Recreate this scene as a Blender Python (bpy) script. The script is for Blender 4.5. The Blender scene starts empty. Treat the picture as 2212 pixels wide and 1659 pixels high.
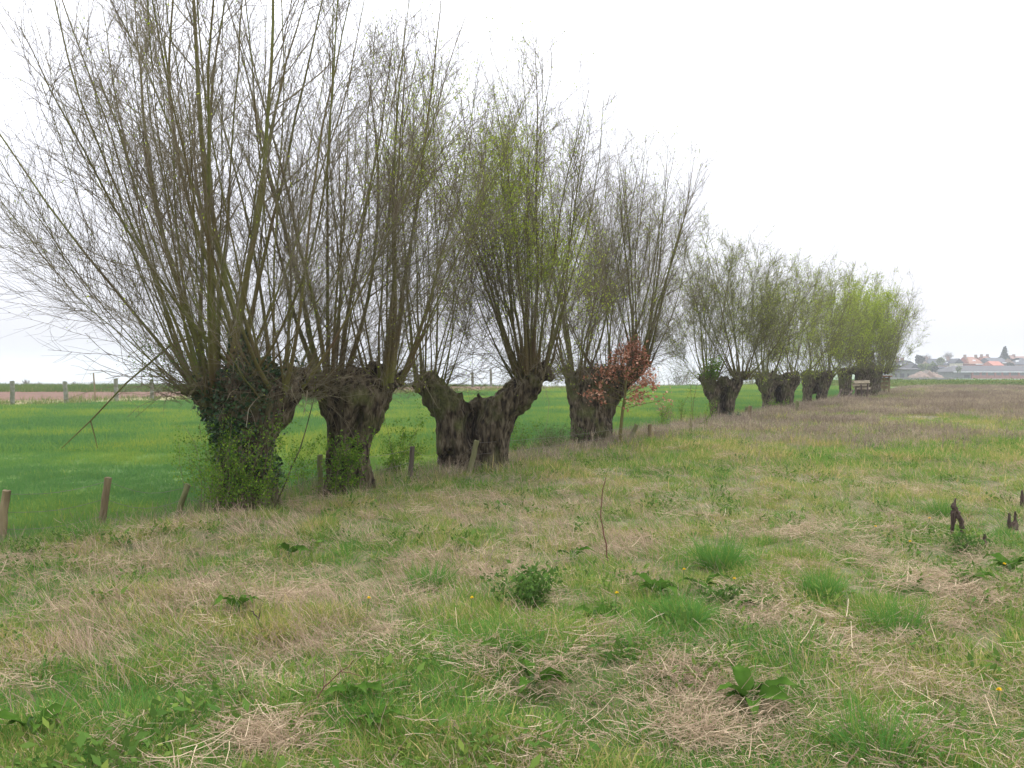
import bpy, bmesh, math, random
import numpy as np
from mathutils import Vector

R = math.radians
scene = bpy.context.scene
col = scene.collection

# ------------------------------------------------------------------ camera, sky, sun, exposure
EYE, FPX, HOR = 1.6, 1916.0, 800.0          # eye height, focal length and eye-level row for a 2212 px wide frame
cam_d = bpy.data.cameras.new('camera')
cam_d.lens_unit = 'FOV'; cam_d.angle = 2 * math.atan(1106 / FPX)
cam_d.clip_start = 0.05; cam_d.clip_end = 5000
cam = bpy.data.objects.new('camera', cam_d); col.objects.link(cam)
cam.location = (0, 0, EYE); cam.rotation_euler = (R(90) - math.atan((829.5 - HOR) / FPX), 0, 0)
scene.camera = cam

SUN_EL, SUN_AZ = R(52), R(32)               # sun behind thin cloud, ahead and to the right
world = bpy.data.worlds.new('World'); scene.world = world; world.use_nodes = True
wn, wl = world.node_tree.nodes, world.node_tree.links
wn.clear()
wo = wn.new('ShaderNodeOutputWorld'); bg = wn.new('ShaderNodeBackground')
sky = wn.new('ShaderNodeTexSky'); sky.sky_type = 'NISHITA'; sky.sun_disc = False
sky.sun_elevation = SUN_EL; sky.sun_rotation = SUN_AZ; sky.dust_density = 5.0
hs = wn.new('ShaderNodeMixRGB'); hs.blend_type = 'MULTIPLY'; hs.inputs[0].default_value = 1
hs.inputs[2].default_value = (.08, .08, .08, 1)
wl.new(sky.outputs[0], hs.inputs[1])
tc = wn.new('ShaderNodeTexCoord'); sp = wn.new('ShaderNodeSeparateXYZ')
wl.new(tc.outputs['Generated'], sp.inputs[0])
ze_ = wn.new('ShaderNodeMath'); ze_.operation = 'MAXIMUM'; ze_.inputs[1].default_value = 0   # overcast sky, brighter overhead than at the horizon
wl.new(sp.outputs[2], ze_.inputs[0])
ma_ = wn.new('ShaderNodeMath'); ma_.operation = 'MULTIPLY_ADD'; ma_.inputs[1].default_value = 3.5; ma_.inputs[2].default_value = 1.0
wl.new(ze_.outputs[0], ma_.inputs[0])
cr = wn.new('ShaderNodeVectorMath'); cr.operation = 'SCALE'; cr.inputs[0].default_value = (.405, .412, .45)
wl.new(ma_.outputs[0], cr.inputs['Scale'])
mx = wn.new('ShaderNodeMixRGB'); mx.inputs[0].default_value = .9
wl.new(hs.outputs[0], mx.inputs[1]); wl.new(cr.outputs[0], mx.inputs[2])
wl.new(mx.outputs[0], bg.inputs[0]); bg.inputs[1].default_value = 1.0
wl.new(bg.outputs[0], wo.inputs[0])

sun_d = bpy.data.lights.new('sun', 'SUN'); sun_d.energy = 1.5; sun_d.angle = R(35); sun_d.color = (1, .97, .92)
sun = bpy.data.objects.new('sun', sun_d); col.objects.link(sun)
to_sun = Vector((math.sin(SUN_AZ) * math.cos(SUN_EL), math.cos(SUN_AZ) * math.cos(SUN_EL), math.sin(SUN_EL)))
sun.rotation_euler = to_sun.to_track_quat('Z', 'Y').to_euler()

vs = scene.view_settings
vs.view_transform = 'Standard'; vs.look = 'None'; vs.gamma = 1; vs.use_curve_mapping = False
vs.exposure = 1.03
cy = scene.cycles
cy.use_denoising = True
cy.max_bounces = 6; cy.diffuse_bounces = 3; cy.glossy_bounces = 1; cy.transmission_bounces = 2
cy.volume_bounces = 1; cy.transparent_max_bounces = 4

# ------------------------------------------------------------------ helpers
rs = np.random.RandomState(7)

def at(px, py, d):
    """a place d metres ahead on the sight line through a pixel of the 2212 px frame"""
    return np.array([(px - 1106) / FPX * d, d, EYE + (HOR - py) / FPX * d])

def _hash(ix, iy, s):
    v = np.sin(ix * 127.1 + iy * 311.7 + s * 74.7) * 43758.5453
    return v - np.floor(v)

def vnoise(x, y, s=0):
    ix, iy = np.floor(x), np.floor(y); fx, fy = x - ix, y - iy
    fx = fx * fx * (3 - 2 * fx); fy = fy * fy * (3 - 2 * fy)
    a, b = _hash(ix, iy, s), _hash(ix + 1, iy, s); c, d = _hash(ix, iy + 1, s), _hash(ix + 1, iy + 1, s)
    return (a * (1 - fx) + b * fx) * (1 - fy) + (c * (1 - fx) + d * fx) * fy

def fbm(x, y, scale, octv=4, s=0):
    v, a, t = 0, 1.0, 0
    for k in range(octv):
        v = v + a * vnoise(x / scale * 2 ** k, y / scale * 2 ** k, s + k * 13); t += a; a *= .55
    return v / t

def sstep(a, b, x):
    t = np.clip((x - a) / (b - a), 0, 1); return t * t * (3 - 2 * t)

ROW0, RDIR = np.array([-3.04, 10.2]), np.array([.485, .8745]); RN = np.array([RDIR[1], -RDIR[0]])

def side(x, y):                                 # > 0 on the meadow side of the willow row, < 0 in the pasture
    return (x - ROW0[0]) * RN[0] + (y - ROW0[1]) * RN[1]

def height(x, y):
    x = np.asarray(x, float); y = np.asarray(y, float)
    s = side(x, y)
    h = -.10 * sstep(.6, -1.2, s) * sstep(60, 40, y)
    near = sstep(60, 10, y)
    h = h + (fbm(x, y, 1.2, 4, 3) - .5) * .24 * near * sstep(-.5, .6, s) + (fbm(x, y, 4.0, 2, 9) - .5) * .10 * sstep(90, 30, y)
    h = h + .10 * np.exp(-((s - .9) / .5) ** 2) * near * (fbm(x, y, 2.2, 2, 31))
    az = x / np.maximum(y, 1)
    left = sstep(.36, .2, az)
    h = h - left * np.clip(.0215 * (y - 88), 0, 21)
    bank = .16 * np.exp(-((y - 103) / 9.0) ** 2) * (.7 + .6 * fbm(x, y, 14, 2, 5))
    h = h + (1 - left) * (bank - 1.5 * sstep(108, 190, y))
    return h

def H(x, y): return float(height(x, y))

def gp(px, py):
    """the spot on the ground seen at a pixel of the 2212 px frame"""
    d = EYE * FPX / max(py - HOR, 4)
    for _ in range(12):
        x = (px - 1106) / FPX * d
        d = .5 * d + .5 * (EYE - H(x, d)) * FPX / max(py - HOR, 4)
    return (px - 1106) / FPX * d, d

def mesh_np(name, v, f, smooth=False):
    me = bpy.data.meshes.new(name)
    v = np.asarray(v, np.float32); f = np.asarray(f, np.int32); n, k = f.shape
    me.vertices.add(len(v)); me.vertices.foreach_set('co', v.ravel())
    me.loops.add(n * k); me.loops.foreach_set('vertex_index', f.ravel())
    me.polygons.add(n); me.polygons.foreach_set('loop_start', np.arange(0, n * k, k, dtype=np.int32))
    if smooth: me.polygons.foreach_set('use_smooth', np.ones(n, bool))
    me.update(calc_edges=True); return me

def tri(f):
    f = np.asarray(f); return np.concatenate([f[:, [0, 1, 2]], f[:, [0, 2, 3]]]) if f.shape[1] == 4 else f

def obj(name, me, mat=None, parent=None, loc=(0, 0, 0)):
    if isinstance(me, bmesh.types.BMesh):
        b = me; me = bpy.data.meshes.new(name); b.to_mesh(me); b.free()
    o = bpy.data.objects.new(name, me); col.objects.link(o); o.location = loc
    if mat is not None and me is not None:
        if not me.materials: me.materials.append(mat)
    if parent is not None: o.parent = parent
    return o

def tag(o, label=None, cat=None, group=None, kind=None):
    if label: o['label'] = label
    if cat: o['category'] = cat
    if group: o['group'] = group
    if kind: o['kind'] = kind
    return o

def thing(name, label, cat, loc=(0, 0, 0), rz=0, group=None):
    o = bpy.data.objects.new(name, None); col.objects.link(o); o.empty_display_size = .1
    o.location = loc; o.rotation_euler = (0, 0, rz)
    return tag(o, label, cat, group)

# ---- materials
def mat_noise(name, cols, scale=3.0, rough=.9, bump=0, bscale=20, stretch=(1, 1, 1), detail=5, transl=0, attr=None, coord='Object', dist=.02, inst=None):
    """cols: list of (position, rgb) read by a noise (or by a stored attribute)"""
    m = bpy.data.materials.new(name); m.use_nodes = True
    n, l = m.node_tree.nodes, m.node_tree.links; n.clear()
    out = n.new('ShaderNodeOutputMaterial'); ramp = n.new('ShaderNodeValToRGB')
    el = ramp.color_ramp.elements
    while len(el) > 1: el.remove(el[-1])
    el[0].position, el[0].color = cols[0][0], (*cols[0][1], 1)
    for p, c in cols[1:]: q = el.new(p); q.color = (*c, 1)
    t = n.new('ShaderNodeTexCoord'); mp = n.new('ShaderNodeMapping'); mp.inputs['Scale'].default_value = stretch
    l.new(t.outputs[coord], mp.inputs[0])
    nz = n.new('ShaderNodeTexNoise'); nz.inputs['Scale'].default_value = scale; nz.inputs['Detail'].default_value = detail
    l.new(mp.outputs[0], nz.inputs['Vector'])
    src = nz.outputs[0]
    if attr or inst:
        parts = []
        if attr:
            a = n.new('ShaderNodeAttribute'); a.attribute_name = attr; parts.append((a.outputs['Fac'], .5 if inst else 1.0))
        if inst:
            b = n.new('ShaderNodeAttribute'); b.attribute_name = inst; b.attribute_type = 'INSTANCER'; parts.append((b.outputs['Fac'], .5 if attr else 1.0))
        prev = None
        for o_, w in parts:
            mu = n.new('ShaderNodeMath'); mu.operation = 'MULTIPLY_ADD'; mu.inputs[1].default_value = w
            l.new(o_, mu.inputs[0])
            if prev: l.new(prev, mu.inputs[2])
            else: mu.inputs[2].default_value = 0
            prev = mu.outputs[0]
        src = prev
    l.new(src, ramp.inputs[0])
    if transl > 0:
        d = n.new('ShaderNodeBsdfDiffuse'); tr = n.new('ShaderNodeBsdfTranslucent'); mi = n.new('ShaderNodeMixShader')
        mi.inputs[0].default_value = transl
        l.new(ramp.outputs[0], d.inputs[0]); l.new(ramp.outputs[0], tr.inputs[0])
        l.new(d.outputs[0], mi.inputs[1]); l.new(tr.outputs[0], mi.inputs[2]); l.new(mi.outputs[0], out.inputs[0])
    else:
        p = n.new('ShaderNodeBsdfPrincipled'); p.inputs['Roughness'].default_value = rough
        p.inputs['Specular IOR Level'].default_value = .25
        l.new(ramp.outputs[0], p.inputs['Base Color'])
        if bump:
            b = n.new('ShaderNodeBump'); b.inputs['Strength'].default_value = bump; b.inputs['Distance'].default_value = dist
            nb = n.new('ShaderNodeTexNoise'); nb.inputs['Scale'].default_value = bscale; nb.inputs['Detail'].default_value = 6
            l.new(mp.outputs[0], nb.inputs['Vector']); l.new(nb.outputs[0], b.inputs['Height']); l.new(b.outputs[0], p.inputs['Normal'])
        l.new(p.outputs[0], out.inputs[0])
    return m

M = {}
M['meadow_soil'] = mat_noise('meadow_soil', [(.3, (0.055, 0.069, 0.022)), (.5, (0.105, 0.103, 0.045)), (.7, (0.154, 0.132, 0.070))], 2.2, bump=.6, bscale=30, detail=8)
M['pasture_soil'] = mat_noise('pasture_soil', [(.3, (0.055, 0.110, 0.029)), (.5, (0.094, 0.154, 0.032)), (.7, (0.156, 0.206, 0.043))], .7, detail=8)
M['strip'] = mat_noise('strip_soil', [(.3, (.10, .12, .035)), (.5, (.20, .18, .08)), (.7, (.27, .22, .12))], .5, stretch=(.3, 1, 1), detail=8)
M['plough'] = mat_noise('ploughed_earth', [(.3, (0.085, 0.046, 0.030)), (.55, (0.121, 0.063, 0.040)), (.75, (0.164, 0.092, 0.062))], 1.3, bump=.6, bscale=4, detail=8, dist=.1)
M['far_ground'] = mat_noise('far_field', [(.3, (.05, .10, .03)), (.6, (.075, .13, .04)), (.8, (.12, .13, .06))], .05, detail=6)

M['blade'] = mat_noise('grass_blade', [(0, (0.075, 0.197, 0.043)), (.22, (0.100, 0.223, 0.042)), (.42, (0.147, 0.253, 0.042)), (.58, (0.208, 0.267, 0.057)), (.74, (0.317, 0.281, 0.093)), (1, (0.483, 0.394, 0.167))], attr='bv', inst='tint', transl=.35)
M['pasture_blade'] = mat_noise('pasture_blade', [(0, (0.078, 0.177, 0.058)), (.3, (0.112, 0.223, 0.058)), (.6, (0.188, 0.277, 0.052)), (.85, (0.306, 0.332, 0.056)), (1, (0.306, 0.332, 0.056))], attr='bv', inst='tint', transl=.35)
M['straw'] = mat_noise('straw', [(0, (0.226, 0.163, 0.109)), (.35, (0.331, 0.248, 0.167)), (.65, (0.451, 0.347, 0.230)), (1, (0.636, 0.525, 0.373))], attr='bv', inst='tint', transl=.2)
M['dead_stem'] = mat_noise('dead_stem', [(0, (0.133, 0.103, 0.075)), (.4, (0.230, 0.181, 0.137)), (.75, (0.339, 0.278, 0.192)), (1, (0.488, 0.416, 0.264))], attr='bv', inst='tint', transl=.15)
M['weed_leaf'] = mat_noise('weed_leaf', [(0, (0.052, 0.109, 0.024)), (.5, (0.086, 0.154, 0.031)), (1, (0.171, 0.219, 0.044))], attr='bv', inst='tint', transl=.3)
M['bank_weed'] = mat_noise('bank_weed_leaf', [(0, (0.058, 0.104, 0.028)), (.5, (0.117, 0.169, 0.044)), (.8, (0.195, 0.208, 0.066)), (1, (0.312, 0.247, 0.121))], attr='bv', inst='tint', transl=.25)

M['bark'] = mat_noise('willow_bark', [(.30, (0.022, 0.016, 0.010)), (.45, (0.053, 0.040, 0.024)), (.6, (0.085, 0.068, 0.040)), (.78, (0.144, 0.119, 0.081))], 5, bump=.9, bscale=16, stretch=(1.6, 1.6, .28), detail=9, dist=.04)
def bark_material(name):
    m = bpy.data.materials.new(name); m.use_nodes = True
    n, l = m.node_tree.nodes, m.node_tree.links; p = n['Principled BSDF']; p.inputs['Roughness'].default_value = .95; p.inputs['Specular IOR Level'].default_value = .15
    t = n.new('ShaderNodeTexCoord'); mp = n.new('ShaderNodeMapping'); mp.inputs['Scale'].default_value = (1, 1, .34); l.new(t.outputs['Object'], mp.inputs[0])
    def nz(scale, detail, vec, distort=0):
        q = n.new('ShaderNodeTexNoise'); q.inputs['Scale'].default_value = scale; q.inputs['Detail'].default_value = detail; q.inputs['Distortion'].default_value = distort; l.new(vec, q.inputs['Vector']); return q.outputs[0]
    def ramp(src, els):
        r = n.new('ShaderNodeValToRGB'); e_ = r.color_ramp.elements
        e_[0].position, e_[0].color = els[0][0], (*els[0][1], 1); e_[1].position, e_[1].color = els[-1][0], (*els[-1][1], 1)
        for p_, c_ in els[1:-1]: k_ = e_.new(p_); k_.color = (*c_, 1)
        l.new(src, r.inputs[0]); return r.outputs[0]
    fur = nz(17, 10, mp.outputs[0], .5); base = ramp(fur, [(.34, (.012, .009, .006)), (.45, (.050, .038, .023)), (.55, (.096, .076, .047)), (.68, (.17, .14, .095))])
    moss = ramp(nz(2.6, 6, t.outputs['Object']), [(.50, (0, 0, 0)), (.66, (.75, .75, .75))])
    mossc = ramp(nz(30, 5, t.outputs['Object']), [(.3, (.055, .062, .020)), (.7, (.12, .13, .042))])
    mi = n.new('ShaderNodeMixRGB'); l.new(moss, mi.inputs[0]); l.new(base, mi.inputs[1]); l.new(mossc, mi.inputs[2]); l.new(mi.outputs[0], p.inputs['Base Color'])
    b = n.new('ShaderNodeBump'); b.inputs['Strength'].default_value = 1.0; b.inputs['Distance'].default_value = .05; l.new(fur, b.inputs['Height']); l.new(b.outputs[0], p.inputs['Normal'])
    return m
M['bark'] = bark_material('willow_bark_furrowed')
M['limb'] = mat_noise('limb_bark', [(.30, (0.097, 0.062, 0.031)), (.45, (0.114, 0.097, 0.031)), (.6, (0.119, 0.127, 0.031)), (.8, (0.181, 0.172, 0.089))], 1.6, bump=.4, bscale=40, stretch=(1, 1, .5), detail=6)
M['twig'] = mat_noise('twig_bark', [(.3, (0.102, 0.079, 0.049)), (.5, (0.134, 0.112, 0.065)), (.7, (0.174, 0.154, 0.105))], .8, detail=2)
M['twig_far'] = mat_noise('twig_bark_green', [(.3, (0.109, 0.085, 0.047)), (.5, (0.126, 0.122, 0.049)), (.7, (0.157, 0.157, 0.069))], .6, detail=2)
M['leaf_lime'] = mat_noise('young_willow_leaf', [(0, (0.185, 0.258, 0.031)), (.5, (0.291, 0.380, 0.039)), (1, (0.437, 0.504, 0.061))], attr='bv', transl=.45)
M['ivy'] = mat_noise('ivy_leaf', [(0, (.012, .036, .012)), (.6, (.026, .062, .020)), (1, (.055, .10, .035))], attr='bv', rough=.4)
M['haw'] = mat_noise('hawthorn_leaf', [(0, (0.062, 0.139, 0.018)), (.5, (0.103, 0.198, 0.022)), (1, (0.186, 0.271, 0.033))], attr='bv', transl=.35)
M['beech'] = mat_noise('withered_leaf', [(0, (0.245, 0.095, 0.053)), (.5, (0.411, 0.180, 0.109)), (1, (0.700, 0.431, 0.302))], attr='bv', transl=.35)
M['dock'] = mat_noise('dock_leaf', [(.3, (0.034, 0.076, 0.011)), (.5, (0.052, 0.109, 0.016)), (.72, (0.081, 0.138, 0.028))], 9, transl=.3)
M['post'] = mat_noise('weathered_post', [(.3, (0.089, 0.067, 0.034)), (.5, (0.165, 0.126, 0.066)), (.72, (0.243, 0.196, 0.104))], 9, bump=.7, bscale=40, stretch=(1, 1, .15), detail=8)
M['post_dark'] = mat_noise('dark_brown_post', [(.3, (.035, .028, .020)), (.5, (.065, .052, .038)), (.72, (.11, .09, .066))], 9, bump=.7, bscale=40, stretch=(1, 1, .15), detail=8)  # darker brown version of the post wood, on two posts only
M['post_moss'] = mat_noise('mossy_post', [(.3, (0.086, 0.098, 0.031)), (.5, (0.132, 0.132, 0.055)), (.7, (0.207, 0.190, 0.110))], 6, bump=.6, bscale=35, stretch=(1, 1, .2), detail=8)
M['post_grey'] = mat_noise('concrete_post', [(.3, (0.098, 0.108, 0.059)), (.5, (0.168, 0.173, 0.126)), (.7, (0.231, 0.230, 0.189))], 5, bump=.5, bscale=30, detail=8)
M['wire'] = mat_noise('rusty_wire', [(.4, (.10, .085, .07)), (.6, (.16, .14, .12))], 10, rough=.6)
M['rotten'] = mat_noise('rotten_wood', [(.3, (0.033, 0.024, 0.018)), (.5, (0.083, 0.057, 0.042)), (.7, (0.195, 0.150, 0.120))], 14, bump=1, bscale=40, stretch=(1, 1, .2), detail=9)
M['log'] = mat_noise('cut_log', [(.3, (0.175, 0.136, 0.081)), (.6, (0.336, 0.286, 0.198))], 6, bump=.3)
M['yellow'] = mat_noise('dandelion_petal', [(.3, (.75, .48, .02)), (.7, (.85, .62, .03))], 60)
M['stem_red'] = mat_noise('dead_dock_stalk', [(.3, (.085, .040, .028)), (.7, (.17, .085, .055))], 30)
M['stem_green'] = mat_noise('green_stem', [(.3, (.06, .11, .03)), (.7, (.10, .15, .045))], 30)
M['rust'] = mat_noise('rusty_sheet', [(.3, (.13, .055, .03)), (.6, (.24, .11, .06)), (.8, (.30, .19, .13))], 3, bump=.4)

# ------------------------------------------------------------------ the ground, one sheet cut into its fields
ys = np.concatenate([np.linspace(-12, 2, 12), np.geomspace(2.4, 34, 150), np.linspace(34.5, 120, 150), np.geomspace(123, 1250, 44)])
ts = np.linspace(-1, 1, 221)
Y, T = np.meshgrid(ys, ts, indexing='ij')
X = T * (.95 * np.maximum(Y, 0) + 22)
Z = height(X, Y)
nv = len(ts)
i0 = (np.arange(len(ys) - 1)[:, None] * nv + np.arange(nv - 1)[None]).ravel()
F = np.stack([i0, i0 + 1, i0 + nv + 1, i0 + nv], 1)
V = np.stack([X.ravel(), Y.ravel(), Z.ravel()], 1)
Fc = V[F].mean(1); fs = side(Fc[:, 0], Fc[:, 1]); fy = Fc[:, 1] + (fbm(Fc[:, 0], Fc[:, 1], 7, 2, 55) - .5) * 1.2
az = Fc[:, 0] / np.maximum(Fc[:, 1], 1)
back = 41 + (Fc[:, 0] + 23) * 1.2               # the pasture's far fence runs away to the right
back = np.clip(back, 38, 96)
zone = np.zeros(len(F), int)
zone[fs < -.7] = 1
zone[(fs < -.7) & (fy > back)] = 2
zone[(fs < -.7) & (fy > back + 10.5)] = 3
zone[(fs < -.7) & (fy > np.minimum(back + 30, 100))] = 4
zone[fy > 112] = 4
GN = [('meadow', 'rough meadow with straw and green patches in front of the willows', M['meadow_soil']),
      ('pasture', 'smooth green pasture behind the willow row', M['pasture_soil']),
      ('field_margin', 'pale dry grass margin along the back fence', M['strip']),
      ('ploughed_field', 'strip of bare brown ploughed earth beyond the back fence', M['plough']),
      ('far_fields', 'distant green fields around the village', M['far_ground'])]
for z, (nm, lb, mt) in enumerate(GN):
    f = F[zone == z]; u, inv = np.unique(f, return_inverse=True)
    o = obj(nm, mesh_np(nm, V[u], inv.reshape(f.shape), True), mt)
    tag(o, lb, 'ground', kind='structure')

# ------------------------------------------------------------------ grass and straw: small clumps, spread by geometry nodes
def strips(base, d0, length, width, segs, bend, rng, flat=0, grav=None):
    """blades: N tapered ribbons; returns verts, quads and a per-vertex value"""
    n = len(base); pos = base.copy(); d = d0 / np.linalg.norm(d0, axis=1, keepdims=True)
    sidev = np.cross(d, rng.normal(size=(n, 3))); sidev /= np.linalg.norm(sidev, axis=1, keepdims=True) + 1e-9
    V_, ring = [], []
    step = (length / segs)[:, None]
    for k in range(segs + 1):
        w = (width * (1 - .92 * (k / segs) ** 1.6))[:, None] if not flat else (width * (1 - .3 * k / segs))[:, None]
        ring.append(np.stack([pos - sidev * w, pos + sidev * w], 1))
        pos = pos + d * step
        if grav is None: d = d + bend
        else: d = d + bend + np.array([0, 0, -1.0]) * grav[:, None] / segs
        d = d / np.linalg.norm(d, axis=1, keepdims=True)
    A = np.stack(ring, 1)                         # n, segs+1, 2, 3
    v = A.reshape(-1, 3)
    b = (np.arange(n) * (segs + 1) * 2)[:, None] + np.arange(segs)[None] * 2
    q = np.stack([b, b + 1, b + 3, b + 2], -1).reshape(-1, 4)
    return v, q

def with_bv(me, per_vertex):
    a = me.attributes.new('bv', 'FLOAT', 'POINT'); a.data.foreach_set('value', np.asarray(per_vertex, np.float32)); return me

def blade_clump(name, n, h, spread, width, lean, mat, seed, segs=3, grav=.5, dirx=0.0, hv=.45, flat=0, zb=0.0, dead=.11):
    rng = np.random.RandomState(seed)
    a = rng.rand(n) * 2 * math.pi; r = np.sqrt(rng.rand(n)) * spread
    base = np.stack([r * np.cos(a), r * np.sin(a), rng.rand(n) * zb - .02], 1)
    a2 = a + rng.normal(size=n) * .9
    ln = np.abs(rng.normal(size=n)) * lean
    d0 = np.stack([np.cos(a2) * ln + dirx, np.sin(a2) * ln, np.ones(n)], 1)
    L = h * (1 - hv + 2 * hv * rng.rand(n))
    v, q = strips(base, d0, L, width * (.6 + .8 * rng.rand(n)), segs, rng.normal(size=(n, 3)) * .08, rng, flat, grav * (.4 + rng.rand(n)))
    me = mesh_np(name, v, q); me.materials.append(mat)
    b = rng.rand(n) * .8; b[rng.rand(n) < dead] = 1.5
    return with_bv(me, np.repeat(b, (segs + 1) * 2))

def straw_clump(name, n, length, spread, width, mat, seed, lift=.18, zmax=.06):
    rng = np.random.RandomState(seed)
    base = np.stack([rng.normal(size=n) * spread, rng.normal(size=n) * spread, rng.rand(n) * zmax + .01], 1)
    main = rng.rand() * 6.28
    a = main + rng.normal(size=n) * .75 + (rng.rand(n) > .7) * 1.5
    d0 = np.stack([np.cos(a), np.sin(a), rng.normal(size=n) * lift + lift * .5], 1)
    L = length * (.45 + .9 * rng.rand(n))
    v, q = strips(base, d0, L, width * (.6 + .8 * rng.rand(n)), 3, rng.normal(size=(n, 3)) * .2, rng, 1, .35 * rng.rand(n))
    v[:, 2] = np.maximum(v[:, 2], .003)
    me = mesh_np(name, v, q); me.materials.append(mat)
    return with_bv(me, np.repeat(rng.rand(n), 8))

def weed_clump(name, n, h, spread, mat, seed, width=.0035, branch=3):
    """dead branching stems"""
    rng = np.random.RandomState(seed)
    a = rng.rand(n) * 6.283; r = np.sqrt(rng.rand(n)) * spread
    base = np.stack([r * np.cos(a), r * np.sin(a), np.zeros(n)], 1)
    d0 = np.stack([rng.normal(size=n) * .28, rng.normal(size=n) * .28, np.ones(n)], 1)
    L = h * (.5 + .8 * rng.rand(n))
    v, q = strips(base, d0, L, np.full(n, width), 3, rng.normal(size=(n, 3)) * .1, rng, 1)
    bv = np.repeat(rng.rand(n), 8)
    sb = np.repeat(base, branch, 0); sd = np.repeat(d0 / np.linalg.norm(d0, axis=1, keepdims=True), branch, 0); sl = np.repeat(L, branch)
    k = len(sb); t = (.35 + .6 * rng.rand(k))
    sb = sb + sd * (t * sl)[:, None]
    d1 = sd + rng.normal(size=(k, 3)) * .55; d1[:, 2] = np.abs(d1[:, 2])
    v2, q2 = strips(sb, d1, sl * .4 * (.4 + rng.rand(k)), np.full(k, width * .7), 2, rng.normal(size=(k, 3)) * .15, rng, 1)
    me = mesh_np(name, np.concatenate([v, v2]), np.concatenate([q, q2 + len(v)])); me.materials.append(mat)
    return with_bv(me, np.concatenate([bv, np.repeat(rng.rand(k), 6)]))

def leaf_clump(name, n, size, spread, mat, seed, zmax=.08, tilt=.6):
    """small broad leaves near the ground"""
    rng = np.random.RandomState(seed)
    a = rng.rand(n) * 6.283; r = np.sqrt(rng.rand(n)) * spread
    base = np.stack([r * np.cos(a), r * np.sin(a), rng.rand(n) * zmax], 1)
    v, q = leaf_quads(base, size * (.5 + rng.rand(n)), rng, up=.7)
    me = mesh_np(name, v, q); me.materials.append(mat)
    return with_bv(me, np.repeat(rng.rand(n), 4))

def leaf_quads(p, size, rng, up=0.0, aspect=.45, direc=None):
    n = len(p)
    d = rng.normal(size=(n, 3)) if direc is None else direc + rng.normal(size=(n, 3)) * .5
    d /= np.linalg.norm(d, axis=1, keepdims=True)
    nr = rng.normal(size=(n, 3)); nr[:, 2] += up * 3
    s = np.cross(d, nr); s /= np.linalg.norm(s, axis=1, keepdims=True) + 1e-9
    size = np.asarray(size)[:, None] if np.ndim(size) else np.full((n, 1), size)
    m = p + d * size * .5
    v = np.stack([p, m + s * size * aspect * .5, p + d * size, m - s * size * aspect * .5], 1).reshape(-1, 3)
    return v, np.arange(n * 4).reshape(-1, 4)

def protos(tagname, meshes):
    c = bpy.data.collections.new(tagname)
    for k, me in enumerate(meshes):
        o = bpy.data.objects.new('%s_%02d' % (tagname, k), me); c.objects.link(o)
    return c

def scatter(name, label, cat, xy, scale, idx, tint, coll, rng, tilt=.12, rot=None, zoff=0.0):
    n = len(xy); z = height(xy[:, 0], xy[:, 1]) + zoff
    me = bpy.data.meshes.new(name); me.vertices.add(n)
    me.vertices.foreach_set('co', np.stack([xy[:, 0], xy[:, 1], z], 1).astype(np.float32).ravel())
    rz = rng.rand(n) * 6.283 if rot is None else rot
    r = np.stack([rng.normal(size=n) * tilt, rng.normal(size=n) * tilt, rz], 1)
    me.attributes.new('rot', 'FLOAT_VECTOR', 'POINT').data.foreach_set('vector', r.astype(np.float32).ravel())
    me.attributes.new('scl', 'FLOAT', 'POINT').data.foreach_set('value', np.asarray(scale, np.float32))
    me.attributes.new('idx', 'INT', 'POINT').data.foreach_set('value', np.asarray(idx, np.int32))
    me.attributes.new('tint', 'FLOAT', 'POINT').data.foreach_set('value', np.clip(tint, 0, 1).astype(np.float32))
    me.update()
    o = obj(name, me); tag(o, label, cat, kind='stuff')
    ng = bpy.data.node_groups.new(name, 'GeometryNodeTree')
    ng.interface.new_socket('Geometry', in_out='INPUT', socket_type='NodeSocketGeometry')
    ng.interface.new_socket('Geometry', in_out='OUTPUT', socket_type='NodeSocketGeometry')
    N, L = ng.nodes, ng.links
    gi, go = N.new('NodeGroupInput'), N.new('NodeGroupOutput')
    ci = N.new('GeometryNodeCollectionInfo'); ci.inputs['Collection'].default_value = coll
    ci.inputs['Separate Children'].default_value = True; ci.inputs['Reset Children'].default_value = True
    ip = N.new('GeometryNodeInstanceOnPoints'); ip.inputs['Pick Instance'].default_value = True
    def na(nm, ty):
        a = N.new('GeometryNodeInputNamedAttribute'); a.data_type = ty; a.inputs[0].default_value = nm; return a.outputs[0]
    L.new(gi.outputs[0], ip.inputs['Points']); L.new(ci.outputs[0], ip.inputs['Instance'])
    L.new(na('idx', 'INT'), ip.inputs['Instance Index']); L.new(na('rot', 'FLOAT_VECTOR'), ip.inputs['Rotation'])
    L.new(na('scl', 'FLOAT'), ip.inputs['Scale']); L.new(ip.outputs[0], go.inputs[0])
    o.modifiers.new('spread', 'NODES').node_group = ng
    return o

def wedge(n, d0, d1, power, rng, tmin=-.75, tmax=.75):
    """spots over the ground ahead, thinning out with distance as d**-power"""
    k = 2 - power; u = rng.rand(n)
    d = (d0 ** k + u * (d1 ** k - d0 ** k)) ** (1 / k)
    t = tmin + rng.rand(n) * (tmax - tmin)
    return np.stack([t * (d + .8), d], 1)

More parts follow.
